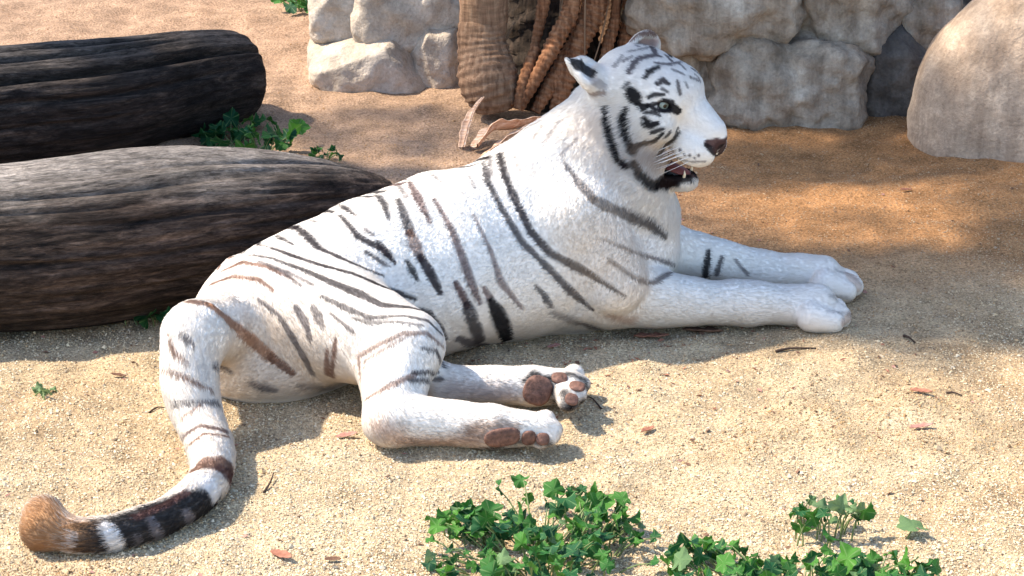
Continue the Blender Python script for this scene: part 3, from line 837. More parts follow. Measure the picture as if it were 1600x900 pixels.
# ================================================================== LOGS
def log_mat(name, dark, mid, light, silver, silver_amt):
    M = Mat(name, 0.9, 0.15)
    at = M.n('ShaderNodeAttribute'); at.attribute_name = 'grain'
    def gv(sc):
        mp = M.n('ShaderNodeMapping'); mp.inputs['Scale'].default_value = sc; M.l(at.outputs['Vector'], mp.inputs[0]); return mp.outputs[0]
    a = M.noise(gv((4.5, 26, 26)), 1.0, 7, 0.66, 0.8); b = M.noise(gv((20, 95, 95)), 1.0, 6, 0.72, 0.7); f = M.noise(gv((70, 260, 260)), 1.0, 4, 0.75)
    d = M.noise(gv((3.5, 5, 5)), 1.0, 4, 0.6); e = M.noise(M.coord(), 190, 3, 0.6)
    col = M.ramp(a, [(0.34, dark), (0.50, mid), (0.68, light)])
    sp_ = M.n('ShaderNodeSeparateXYZ'); M.l(at.outputs['Vector'], sp_.inputs[0])
    ht = M.n('ShaderNodeMath', operation='MULTIPLY_ADD'); M.l(sp_.outputs['Z'], ht.inputs[0]); ht.inputs[1].default_value = 3.0
    dh = M.n('ShaderNodeMath', operation='MULTIPLY'); M.l(d, dh.inputs[0]); dh.inputs[1].default_value = 0.45; M.l(dh.outputs[0], ht.inputs[2])
    col = M.mix(M.ramp(ht.outputs[0], [(0.58, 0.0), (0.90, silver_amt)]), col, silver)
    col = M.mix(0.85, col, M.ramp(b, [(0.36, 0.25), (0.5, 0.85), (0.66, 1.5)]), 'MULTIPLY')
    col = M.mix(0.6, col, M.ramp(f, [(0.36, 0.45), (0.62, 1.35)]), 'MULTIPLY')
    col = M.mix(0.7, col, M.ramp(d, [(0.32, 0.45), (0.68, 1.4)]), 'MULTIPLY')
    nb = M.bump(a, 0.9, 0.02); nb = M.bump(b, 0.9, 0.010, nb); nb = M.bump(f, 0.6, 0.004, nb); nb = M.bump(e, 0.4, 0.003, nb)
    return M.done(col, nb)
def make_log(name, label, pts, seed, mat, cracks, nu=260, nv=230, cap_in=0.10):
    """pts: (x, y, z, r); log axis runs through them, ends rounded off"""
    A = spline(pts, nu)
    base = A[nu // 2, :3].copy(); base[2] = 0
    V = []; GA = []
    seglen = np.r_[0, np.cumsum(np.linalg.norm(np.diff(A[:, :3], axis=0), axis=1))]
    tot = seglen[-1]
    for i in range(nu):
        t = A[min(i + 1, nu - 1), :3] - A[max(i - 1, 0), :3]; t /= np.linalg.norm(t)
        up = np.array([0, 0, 1.0]); b = np.cross(t, up); b /= np.linalg.norm(b); u = np.cross(b, t)
        L_ = seglen[i]
        for j in range(nv):
            an = 2 * math.pi * j / nv
            p = np.array([math.cos(an) * 2.2, math.sin(an) * 2.2, L_ * 0.9 + seed])
            r = A[i, 3]
            rr = 1 + 0.045 * noise.noise(Vector((math.cos(an) * 1.2, math.sin(an) * 1.2, L_ * 2.2 + seed)))
            rr += 0.040 * (abs(noise.noise(Vector(p * np.array([2.2, 2.2, 1.6])))) * -1.6 + 0.35) - 0.026 * abs(noise.noise(Vector(p * np.array([6, 6, 3.0])))) - 0.016 * abs(noise.noise(Vector(p * np.array([13, 13, 5.0]))))
            for (a0, amp, wd, l0, l1) in cracks:
                if l0 < L_ / tot < l1:
                    ac = a0 + 0.16 * noise.noise(Vector((L_ * 1.5, seed, a0)))
                    da = (an - ac + math.pi) % (2 * math.pi) - math.pi
                    edge = min((L_ / tot - l0), (l1 - L_ / tot)) * 8
                    rr -= amp * math.exp(-(da / wd) ** 2) * min(1, edge)
            e = tot - L_
            r *= rr
            if e < cap_in: r *= max(0.0, 1 - (1 - e / cap_in) ** 2.4) ** 0.5
            V.append(A[i, :3] + (b * math.cos(an) + u * math.sin(an)) * r - base); GA.append((L_ + seed, math.cos(an) * r, math.sin(an) * r))
    F = [(i * nv + j, i * nv + (j + 1) % nv, (i + 1) * nv + (j + 1) % nv, (i + 1) * nv + j) for i in range(nu - 1) for j in range(nv)]
    F.append(tuple(range(nv))[::-1])
    o = mesh_obj(name, V, F, mat, loc=base)
    ga = o.data.attributes.new('grain', 'FLOAT_VECTOR', 'POINT'); ga.data.foreach_set('vector', np.array(GA, np.float32).ravel())
    return tag(o, label, 'log', 'fallen logs behind the tiger')
def lp(px, py, r, sink=0.02):
    p = G(px, py, r - sink); return (*p, r)
LM1 = log_mat('weathered_log_wood', (0.017, 0.013, 0.012), (0.064, 0.044, 0.034), (0.16, 0.113, 0.088), (0.32, 0.28, 0.245), 0.9)
LM2 = log_mat('charred_log_wood', (0.013, 0.011, 0.011), (0.036, 0.029, 0.026), (0.095, 0.072, 0.058), (0.13, 0.115, 0.105), 0.6)
make_log('log', 'brown weathered log right behind the tiger, tapering to a blunt tip', [lp(-420, 410, 0.20), lp(-200, 398, 0.215), lp(0, 388, 0.225), lp(150, 374, 0.230), lp(300, 357, 0.222), lp(420, 346, 0.198), lp(505, 336, 0.160), lp(560, 322, 0.112), lp(592, 305, 0.060)], 3.1, LM1, [(0.9, 0.05, 0.03, 0.2, 0.6), (0.45, 0.05, 0.03, 0.35, 0.9), (0.1, 0.06, 0.03, 0.1, 0.7), (-0.25, 0.05, 0.04, 0.3, 0.8), (1.25, 0.05, 0.03, 0.5, 0.95), (0.65, 0.04, 0.025, 0.1, 0.5), (0.25, 0.045, 0.025, 0.5, 1.0)], cap_in=0.05)
make_log('log', 'blackened thick log with a long split and a rounded end, farther from the tiger', [lp(-420, 225, 0.21), lp(-200, 196, 0.21), lp(0, 170, 0.207), lp(150, 156, 0.200), lp(290, 130, 0.180), lp(370, 118, 0.160), lp(400, 114, 0.155)], 9.7, LM2, [(0.75, 0.20, 0.06, 0.15, 1.05), (1.15, 0.12, 0.05, 0.1, 0.85), (0.35, 0.08, 0.05, 0.3, 0.9), (1.4, 0.10, 0.05, 0.35, 0.8), (-0.05, 0.06, 0.05, 0.2, 0.7)], cap_in=0.13)

# ================================================================== ROCKS
def rock_mat(name, a, b, c, streak=0.0):
    M = Mat(name, 0.9, 0.2)
    v = M.coord(); vs_ = M.coord((7, 7, 0.7))
    n1 = M.noise(v, 2.4, 6, 0.62, 0.3); n2 = M.noise(v, 14, 6, 0.65); n3 = M.noise(v, 90, 4, 0.65)
    col = M.ramp(n1, [(0.3, a), (0.5, b), (0.7, c)])
    col = M.mix(0.6, col, M.ramp(n2, [(0.3, 0.5), (0.65, 1.2)]), 'MULTIPLY')
    col = M.mix(0.5, col, M.ramp(n3, [(0.3, 0.6), (0.65, 1.2)]), 'MULTIPLY')
    if streak:
        n4 = M.noise(vs_, 2.2, 5, 0.65)
        col = M.mix(streak, col, M.ramp(n4, [(0.38, (0.42, 0.34, 0.28)), (0.6, (1.1, 1.05, 1.0))]), 'MULTIPLY')
    nb = M.bump(n2, 0.6, 0.03); nb = M.bump(n3, 0.5, 0.006, nb)
    return M.done(col, nb)
RK_TAN = rock_mat('tan_stone', (0.33, 0.25, 0.18), (0.47, 0.39, 0.305), (0.58, 0.51, 0.43))
RK_GREY = rock_mat('grey_stone', (0.17, 0.13, 0.09), (0.36, 0.30, 0.23), (0.53, 0.465, 0.38), 0.6)
RK_SHADE = rock_mat('shade_toned_stone', (0.05, 0.045, 0.042), (0.13, 0.115, 0.10), (0.25, 0.225, 0.195), 0.4)  # stone darkened in its colour to stand in for shade in hollow and gap
RK_SAND = rock_mat('sandstone', (0.40, 0.28, 0.19), (0.50, 0.385, 0.285), (0.58, 0.47, 0.37), 0.45)
def rock(name, label, box, Y, dY, seed, mat, group='stacked stones of the back wall', p=5.0, amp=0.24, tilt=0.0, n=30, ncut=5):
    x0, y0, x1, y1 = box
    if group: x0 -= 7; x1 += 7; y0 -= 5; y1 += 6
    c = W((x0 + x1) / 2, (y0 + y1) / 2, Y); sc = scale_at(c)
    hx, hz = (x1 - x0) / 2 / sc, (y1 - y0) / 2 / sc / cp
    bm = bmesh.new()
    bmesh.ops.create_cube(bm, size=2)
    bmesh.ops.subdivide_edges(bm, edges=bm.edges[:], cuts=n, use_grid_fill=True)
    rot = Matrix.Rotation(tilt, 3, 'Y')
    rs = random.Random(seed)
    cuts = []
    for _ in range(ncut):
        d = Vector((rs.uniform(-1, 1), rs.uniform(-1, 0.4), rs.uniform(-1, 1))).normalized(); cuts.append((d, rs.uniform(0.95, 1.15)))
    off = Vector((seed * 3.7, seed * 1.3, seed * 7.1))
    for v in bm.verts:
        q = v.co
        l = (abs(q.x) ** p + abs(q.y) ** p + abs(q.z) ** p) ** (1 / p)
        q = q / l
        for d, k in cuts:
            e = q.dot(d) - k
            if e > 0: q = q - d * e * 0.8
        w = Vector((q.x * hx, q.y * dY, q.z * hz))
        m = min(hx, dY, hz)
        ds = amp * m * (fbm(w * 6.0 + off, 4, 2.1, 0.55) + 0.5 * (0.3 - abs(noise.noise(w * 11 + off))) )
        w = w + w.normalized() * ds
        v.co = rot @ w
    me = bpy.data.meshes.new(name); bm.to_mesh(me); bm.free()
    me.polygons.foreach_set('use_smooth', [True] * len(me.polygons))
    me.materials.append(mat)
    o = bpy.data.objects.new(name, me); o.location = c
    link(o)
    return tag(o, label, 'rock', group)
rock('rock', 'pale grey-tan stone at the left end of the wall, upper course', (494, -70, 600, 50), 8.75, 0.22, 1, RK_TAN, p=6.5, amp=0.15)
rock('rock', 'long tan stone above the flat pale slab, beside the tree', (560, -80, 735, 60), 8.72, 0.26, 2, RK_TAN, p=6.5, amp=0.15)
rock('rock', 'low wedge-shaped slab with a pale flat top beside the narrow upright stone', (494, 56, 664, 146), 8.62, 0.24, 3, RK_TAN, p=6.5, amp=0.15, tilt=-0.06)
rock('rock', 'narrow upright brownish stone wedged against the tree trunk', (648, 36, 728, 142), 8.62, 0.2, 4, RK_TAN, p=6.5, amp=0.15)
rock('rock', 'large squared grey stone above the tiger\'s forehead, upper course', (990, -90, 1246, 64), 8.25, 0.26, 5, RK_GREY, p=4.5)
rock('rock', 'small rounded grey stone just behind the tiger\'s forehead', (1020, 44, 1122, 145), 8.30, 0.2, 6, RK_GREY)
rock('rock', 'big blocky grey stone standing on the soil in front of the tiger\'s nose', (1106, 54, 1340, 204), 8.18, 0.26, 7, RK_GREY, p=4.2)
rock('rock', 'grey stone overhanging the dark hollow, upper course', (1236, -90, 1408, 56), 8.32, 0.26, 8, RK_GREY)
rock('rock', 'stone in the hollow of the wall, its shade put into the colour', (1326, 36, 1450, 204), 8.30, 0.22, 9, RK_SHADE)
rock('rock', 'upright grey stone beside the gap next to the sandy boulder', (1400, -60, 1486, 100), 8.34, 0.2, 10, RK_GREY, tilt=0.12)
rock('rock', 'added stone coloured as the dark shade in the gap behind the sandy boulder', (1440, -110, 1660, 200), 8.85, 0.25, 11, RK_SHADE)  # stone added to fill the gap, coloured like the shade there
rock('boulder', 'big smooth sandy boulder with vertical streaks standing apart on the soil', (1420, -32, 1862, 432), 7.78, 0.32, 12, RK_SAND, None, p=2.1, amp=0.03, n=34, ncut=0)

# ================================================================== TREE with rope-like roots
def bark_mat(name, a, b, c, rs):
    M = Mat(name, 0.9, 0.15)
    v = M.coord((1, 1, 6)); v2 = M.coord((9, 9, 1)); v3 = M.coord()
    n1 = M.noise(v, rs, 5, 0.6, 0.3); n2 = M.noise(v2, 7, 5, 0.65); n3 = M.noise(v3, 120, 3, 0.6); n4 = M.noise(v3, 6, 3)
    col = M.ramp(n2, [(0.3, a), (0.5, b), (0.72, c)])
    col = M.mix(0.6, col, M.ramp(n1, [(0.35, 0.5), (0.65, 1.25)]), 'MULTIPLY')
    col = M.mix(0.4, col, M.ramp(n4, [(0.3, 0.6), (0.7, 1.3)]), 'MULTIPLY')
    nb = M.bump(n1, 0.4, 0.008); nb = M.bump(n2, 0.6, 0.010, nb); nb = M.bump(n3, 0.4, 0.003, nb)
    return M.done(col, nb)
BK_TAN = bark_mat('ringed_bark', (0.12, 0.064, 0.036), (0.25, 0.145, 0.085), (0.38, 0.245, 0.15), 14)
BK_ROOT = bark_mat('rope_root_bark', (0.085, 0.034, 0.016), (0.24, 0.108, 0.052), (0.40, 0.205, 0.105), 16)
BK_DARK = bark_mat('dark_trunk_bark', (0.014, 0.010, 0.008), (0.036, 0.026, 0.019), (0.09, 0.062, 0.045), 6)
tree_o = G(850, 158); tree_o[2] = 0.02
tree = empty('palm_tree', tuple(tree_o))
tag(tree, 'ringed brown tree trunk with rope-like stilt roots, standing against the stone wall', 'tree')
def wood(name, pts, mat, n=60, sides=20, ring=0.0, pitch=0.02, rough=0.06, fold=0.0):
    """pts (px, py, Y, r px)"""
    A = spline([(*W(p[0], p[1], p[2]), p[3] / scale_at(W(p[0], p[1], p[2]))) for p in pts], n)
    L_ = np.r_[0, np.cumsum(np.linalg.norm(np.diff(A[:, :3], axis=0), axis=1))]
    rad = [a[3] * (1 + ring * math.sin(2 * math.pi * l / pitch)) for a, l in zip(A, L_)]
    V, F = tube([a[:3] - tree_o for a in A], rad, sides)
    for i, v in enumerate(V):
        r_ = i // sides
        if r_ >= n: break
        c = Vector(A[r_, :3] - tree_o)
        d = v - c
        k = 1 + rough * 1.6 * noise.noise((v + Vector((3, 1, 2))) * 9) + rough * noise.noise((v + Vector((1, 5, 2))) * 34)
        V[i] = c + d * k
    return mesh_obj(name, V, F, mat, tree)
wood('trunk', [(872, -1900, 8.40, 60), (868, -700, 8.40, 66), (864, -60, 8.40, 72), (860, 60, 8.38, 78), (852, 130, 8.36, 84), (850, 185, 8.36, 90)], BK_DARK, 80, 36, 0.0, 1, 0.16)
wood('trunk', [(762, -1900, 8.12, 38), (758, -700, 8.12, 38), (756, -20, 8.12, 38), (753, 45, 8.11, 38), (757, 85, 8.09, 42), (764, 122, 8.06, 48), (772, 148, 8.05, 44), (776, 168, 8.05, 34)], BK_TAN, 150, 30, 0.022, 0.026, 0.05)
wood('trunk', [(1000, -1900, 8.42, 26), (990, -700, 8.42, 24), (982, 0, 8.42, 23), (980, 80, 8.40, 24), (978, 170, 8.40, 26)], BK_DARK, 60, 18, 0.03, 0.03, 0.1)
for pts in ([(935, -160, 8.22, 19), (925, 10, 8.2, 18), (905, 60, 8.15, 16), (880, 100, 8.10, 14), (850, 150, 8.06, 11), (836, 175, 8.04, 8)],
            [(950, -120, 8.18, 20), (932, 0, 8.16, 20), (908, 60, 8.12, 19), (888, 110, 8.09, 17), (872, 165, 8.06, 13), (866, 185, 8.05, 10)],
            [(905, -120, 8.16, 13), (893, 10, 8.12, 14), (872, 55, 8.08, 14), (852, 95, 8.05, 12), (822, 150, 8.02, 9), (812, 172, 8.01, 7)],
            [(838, 75, 8.1, 9), (826, 105, 8.06, 10), (815, 135, 8.03, 9), (808, 170, 8.0, 6)],
            [(866, -120, 8.2, 12), (850, 0, 8.16, 10), (838, 60, 8.14, 8), (826, 110, 8.1, 7), (806, 150, 8.05, 9), (795, 165, 8.04, 6)],
            [(968, -120, 8.2, 9), (962, 20, 8.18, 8), (950, 70, 8.16, 10), (938, 130, 8.12, 9), (930, 180, 8.1, 7)],
            [(990, -120, 8.25, 16), (985, 20, 8.24, 14), (975, 70, 8.2, 10), (962, 120, 8.16, 8), (955, 170, 8.14, 7)]):
    wood('root', [(a, b, c - 0.04, d * 0.98) for a, b, c, d in pts], BK_ROOT, 150, 14, 0.085, 0.022, 0.09)
STRAND = Mat('dry_strand', 0.9, 0.1).done((0.24, 0.15, 0.09))
for k in range(5):
    x0 = rng.uniform(790, 960); x1 = x0 - rng.uniform(-10, 60)
    y0, y1 = rng.uniform(-60, 40), rng.uniform(90, 168)
    Yk = 8.03 + rng.uniform(-0.02, 0.06)
    wood('root_fibre', [(x0, y0, Yk + 0.08, 1.3), ((x0 + x1) / 2 + rng.uniform(-8, 8), (y0 + y1) / 2, Yk + 0.03, 1.2), (x1, y1, Yk, 1.0)], STRAND, 12, 5, 0, 1, 0)
# crown of the tree: long arching fronds well above the frame
FROND = Mat('frond_green', 0.6, 0.3).done((0.05, 0.11, 0.035))
top = W(872, -1900, 8.4) - tree_o
def frond_mesh(seed):
    rs = random.Random(seed); V, F = [], []
    def q(i): return Vector((0.16 * i, 0, 0.10 * i - 0.016 * i * i))
    for i in range(1, 15):
        c = q(i); L_ = 0.34 * math.sin(math.pi * min(1, (i + 2) / 17)) + 0.08
        for s in (1, -1):
            for k in range(2):
                a = c + Vector((0.08 * k, 0, 0)); t = a + Vector((L_ * 0.55, s * L_, -0.10 * L_ - rs.uniform(0, 0.12)))
                w_ = Vector((0.022, -s * 0.012, 0)); b = len(V)
                V += [a - w_ * 0.6, a + w_ * 0.6, (a + t) / 2 + w_ + Vector((0, 0, 0.02)), t, (a + t) / 2 - w_ + Vector((0, 0, 0.02))]
                F += [(b, b + 1, b + 2, b + 4), (b + 4, b + 2, b + 3)]
    tv, tf = tube([q(i) for i in range(16)], [0.018 - 0.001 * i for i in range(16)], 6); b = len(V)
    V += tv; F += [tuple(x + b for x in f) for f in tf]
    me = bpy.data.meshes.new('frond'); me.from_pydata([tuple(v) for v in V], [], F); me.materials.append(FROND); return me
FM = [frond_mesh(i) for i in range(3)]
for k in range(15):
    o = bpy.data.objects.new('frond', FM[k % 3]); link(o, tree)
    o.location = top; o.rotation_euler = (0, R(rng.uniform(-25, 12)), k * 2.4)

# ================================================================== DRY HUSK behind the tiger's neck
HUSK = Mat('dry_husk', 0.8, 0.2)
_c = HUSK.coord((1, 14, 14)); _n = HUSK.noise(_c, 9, 4, 0.6)
HUSK = HUSK.done(HUSK.ramp(_n, [(0.3, (0.36, 0.19, 0.11)), (0.55, (0.58, 0.39, 0.27)), (0.7, (0.70, 0.58, 0.46))]), HUSK.bump(_n, 0.6, 0.006))
hk_o = G(790, 222)
husk = empty('dry_palm_sheath', tuple(hk_o))
tag(husk, 'curled peach-brown dry palm sheath lying on the sand behind the tiger\'s neck', 'palm sheath')
def curl_strip(pts, width, curl, th=0.006, n=24, m=9):
    """curved husk strip along pixel/height points (px, py, Y): a bent gutter with thickness"""
    A = spline([tuple(W(*p) - hk_o) for p in pts], n)
    V, F = [], []
    for layer in (0, 1):
        for i in range(n):
            t = A[min(i + 1, n - 1)] - A[max(i - 1, 0)]; t /= np.linalg.norm(t)
            b = np.cross(t, np.array([0, 0.5, 0.85])); b /= np.linalg.norm(b); u = np.cross(b, t)
            w_ = width * (0.35 + 0.65 * math.sin(math.pi * min(0.98, 0.12 + 0.8 * i / n))) * (1 + 0.1 * math.sin(i * 1.3))
            for j in range(m):
                a = (j / (m - 1) - 0.5) * curl
                rr = w_ / curl - layer * th
                V.append(A[i] + b * math.sin(a) * rr + u * (w_ / curl - math.cos(a) * rr))
    o = n * m
    for i in range(n - 1):
        for j in range(m - 1):
            F.append((i * m + j, i * m + j + 1, (i + 1) * m + j + 1, (i + 1) * m + j)); F.append(tuple(o + x for x in (i * m + j, (i + 1) * m + j, (i + 1) * m + j + 1, i * m + j + 1)))
    for i in range(n - 1):
        for j in (0, m - 1): F.append((i * m + j, (i + 1) * m + j, o + (i + 1) * m + j, o + i * m + j))
    return V, F
V, F = curl_strip([(722, 232, 7.66), (728, 205, 7.72), (738, 180, 7.78), (756, 154, 7.84)], 0.045, 2.2); mesh_obj('husk_strip', V, F, HUSK, husk)
V, F = curl_strip([(745, 232, 7.64), (770, 205, 7.7), (800, 202, 7.72), (845, 190, 7.78)], 0.10, 2.0); mesh_obj('husk_strip', V, F, HUSK, husk)
V, F = curl_strip([(760, 250, 7.56), (800, 225, 7.62), (840, 205, 7.68), (870, 190, 7.7)], 0.13, 2.0); mesh_obj('husk_strip', V, F, HUSK, husk)

# ================================================================== PLANTS
def leaf_mat(name, a, b):
    m = Mat(name, 0.5, 0.25)
    c = m.coord(); n = m.noise(c, 40, 4, 0.6)
    oi = m.n('ShaderNodeObjectInfo')
    col = m.mix(oi.outputs['Random'], a, b)
    col = m.mix(0.5, col, m.ramp(n, [(0.3, 0.6), (0.7, 1.25)]), 'MULTIPLY')
    sx = m.n('ShaderNodeSeparateXYZ'); m.l(c, sx.inputs[0])
    xo = m.n('ShaderNodeMath', operation='SUBTRACT'); m.l(sx.outputs['X'], xo.inputs[0]); xo.inputs[1].default_value = 0.35
    at = m.n('ShaderNodeMath', operation='ARCTAN2'); m.l(sx.outputs['Y'], at.inputs[0]); m.l(xo.outputs[0], at.inputs[1])
    m5 = m.n('ShaderNodeMath', operation='MULTIPLY'); m.l(at.outputs[0], m5.inputs[0]); m5.inputs[1].default_value = 5.0
    cs_ = m.n('ShaderNodeMath', operation='COSINE'); m.l(m5.outputs[0], cs_.inputs[0])
    vein = m.ramp(cs_.outputs[0], [(0.90, 0.0), (0.985, 0.6)])
    col = m.mix(vein, col, (0.16, 0.26, 0.09))
    m.done(col, m.bump(n, 0.4, 0.004))
    tr = m.n('ShaderNodeBsdfTranslucent'); m.l(col, tr.inputs['Color'])
    mx = m.n('ShaderNodeMixShader'); mx.inputs[0].default_value = 0.25
    m.l(m.b.outputs[0], mx.inputs[1]); m.l(tr.outputs[0], mx.inputs[2]); m.l(mx.outputs[0], m.nt.nodes['Material Output'].inputs['Surface'])
    return m.m
LEAF = leaf_mat('mallow_leaf', (0.018, 0.115, 0.020), (0.065, 0.21, 0.022))
LEAF_P = leaf_mat('pale_leaf', (0.10, 0.19, 0.07), (0.19, 0.28, 0.13))
LEAF_D = leaf_mat('deep_leaf', (0.006, 0.060, 0.022), (0.016, 0.10, 0.026))
STEM = Mat('leaf_stem', 0.6, 0.3).done((0.14, 0.19, 0.07))
def leaf_mesh(seed, mat, lobes=5):
    rs = random.Random(seed); V = [(0, 0, 0)]; F = []
    n, rings = 36, 3
    for r_ in range(1, rings + 1):
        for k in range(n):
            an = 2 * math.pi * k / n
            d = abs((an - math.pi))                                  # petiole notch at an = pi
            R_ = 1 + 0.13 * math.cos(lobes * an) + 0.06 * math.cos(lobes * 3 * an) - 0.55 * math.exp(-(d / 0.25) ** 2)
            q = R_ * r_ / rings
            z = 0.22 * q * q * math.cos(2 * an + seed) + 0.10 * q * q * math.cos(lobes * an) + rs.uniform(-0.03, 0.03) * q - 0.10 * q * q
            V.append((q * math.cos(an) + 0.35, q * math.sin(an), z))
    for k in range(n):
        k2 = (k + 1) % n
        F.append((0, 1 + k, 1 + k2))
        for r_ in range(rings - 1):
            a = 1 + r_ * n; F.append((a + k, a + n + k, a + n + k2, a + k2))
    V[0] = (0.35, 0, 0)
    me = bpy.data.meshes.new('leaf'); me.from_pydata(V, [], F)
    me.polygons.foreach_set('use_smooth', [True] * len(me.polygons)); me.materials.append(mat); return me
LMS = {k: [leaf_mesh(i + 10 * q, m) for i in range(4)] for q, (k, m) in enumerate((('g', LEAF), ('p', LEAF_P), ('d', LEAF_D)))}
sv, sf = tube([(0, 0, 0), (0.05, 0, 0.33), (0.06, 0, 0.67), (0, 0, 1)], [0.022, 0.02, 0.016, 0.012], 5)
STEM_ME = bpy.data.meshes.new('stem'); STEM_ME.from_pydata([tuple(v) for v in sv], [], sf); STEM_ME.materials.append(STEM)
def plant(name, label, leaves, group=None, mix='gggggggddddp'):
    """leaves: (px, py, height, radius m)"""
    c0 = np.mean([G(l[0], l[1], l[2]) for l in leaves], 0); c0[2] = 0
    e = empty(name, tuple(c0)); tag(e, label, 'plant', group)
    for (px, py, h_, r_) in leaves:
        p = G(px, py, h_)
        o = bpy.data.objects.new('leaf', random.choice(LMS[random.choice(mix)])); link(o, e)
        o.location = p - c0; o.scale = (r_, r_, r_)
        o.rotation_euler = (rng.normal(-0.15, 0.65), rng.normal(0, 0.6), rng.uniform(0, 6.28))
        o.scale = (r_ * rng.uniform(0.85, 1.2), r_ * rng.uniform(0.75, 1.1), r_ * rng.uniform(0.6, 2.2))
        if len(leaves) == 1: o.rotation_euler = (0.12, -0.1, 2.2); o.scale = (r_, r_, r_ * 0.6)
        b = np.array([p[0] + (c0[0] - p[0]) * rng.uniform(0.1, 0.5) + rng.normal(0, 0.015), p[1] + (c0[1] - p[1]) * rng.uniform(0.1, 0.5) + rng.normal(0, 0.02), 0])
        b[2] = float(ground_z(b[0], b[1])) - 0.003
        s = bpy.data.objects.new('stem', STEM_ME); link(s, e)
        v = Vector(p - b); s.location = b - c0; s.rotation_mode = 'QUATERNION'; s.rotation_quaternion = v.to_track_quat('Z', 'X'); s.scale = (0.10, 0.10, v.length)
    return e
def scatter(n, poly_fn, h0, h1, r0, r1):
    out = []
    while len(out) < n:
        px, py, w_ = poly_fn()
        out.append((px, py, rng.uniform(h0, h1) * w_, rng.uniform(r0, r1)))
    return out
def ellip(cx, cy, rx, ry):
    def f():
        while True:
            x, y = rng.uniform(-1, 1), rng.uniform(-1, 1)
            if x * x + y * y < 1: return cx + x * rx, cy + y * ry, 1.0 - 0.5 * math.hypot(x, y)
    return f
L1 = scatter(52, ellip(885, 806, 100, 42), 0.02, 0.11, 0.010, 0.027) + scatter(64, ellip(862, 868, 112, 46), 0.01, 0.12, 0.009, 0.026) + scatter(34, ellip(748, 816, 68, 20), 0.02, 0.07, 0.012, 0.029) + scatter(22, ellip(730, 880, 70, 26), 0.005, 0.04, 0.008, 0.020) + scatter(14, ellip(980, 850, 50, 50), 0.005, 0.04, 0.008, 0.022) + [(818, 750, 0.05, 0.018), (780, 765, 0.05, 0.02), (935, 768, 0.07, 0.024), (975, 782, 0.06, 0.022), (878, 778, 0.07, 0.024), (688, 820, 0.05, 0.02), (680, 845, 0.03, 0.014), (695, 895, 0.03, 0.024)]
plant('mallow_plant', 'large leafy green clump growing from the sand in front of the tiger\'s hind feet', L1, 'low green plants on the sand')
L2 = scatter(52, ellip(1112, 888, 72, 46), 0.02, 0.10, 0.013, 0.026) + scatter(84, ellip(1320, 890, 178, 30), 0.01, 0.08, 0.012, 0.024) + [(1080, 845, 0.08, 0.034), (1330, 872, 0.07, 0.03)]
plant('mallow_plant', 'wide low row of green leaves spreading along the sand below the small sprig', L2, 'low green plants on the sand')
L3 = scatter(20, ellip(1300, 800, 62, 20), 0.03, 0.08, 0.014, 0.024) + [(1250, 820, 0.03, 0.026), (1265, 780, 0.05, 0.012), (1345, 800, 0.05, 0.024), (1320, 795, 0.07, 0.024), (1300, 840, 0.03, 0.022)]
plant('mallow_plant', 'small dark sprig of crumpled leaves beside a single flat leaf', L3, 'low green plants on the sand', 'ggdp')
plant('mallow_leaf', 'single round light green leaf lying flat on the sand', [(1432, 824, 0.016, 0.034)], None, 'p')
L5 = scatter(34, ellip(395, 207, 82, 22), 0.03, 0.12, 0.022, 0.040)
plant('ground_plant', 'dark green leaves tucked between the end of the blackened log and the brown log', L5, 'leafy plants around the logs', 'dddg')
L6 = scatter(10, ellip(510, 238, 36, 8), 0.01, 0.05, 0.012, 0.022)
plant('ground_plant', 'few thin green leaves on the sand behind the tip of the brown log', L6, 'leafy plants around the logs', 'dgg')
L7 = scatter(26, ellip(235, 465, 68, 34), 0.02, 0.10, 0.016, 0.028)
plant('ground_plant', 'deep green leaves in the shade between the brown log and the tiger\'s rump', L7, 'leafy plants around the logs', 'd')
L8 = scatter(24, ellip(472, -4, 38, 14), 0.03, 0.12, 0.025, 0.04)
plant('ground_plant', 'bright green leaves on the open sand beyond the logs', L8, 'leafy plants around the logs', 'ggd')
plant('ground_plant', 'tiny yellowish-green sprig on the sand beside the tiger\'s tail', scatter(6, ellip(70, 612, 20, 6), 0.008, 0.025, 0.010, 0.016), None, 'p')

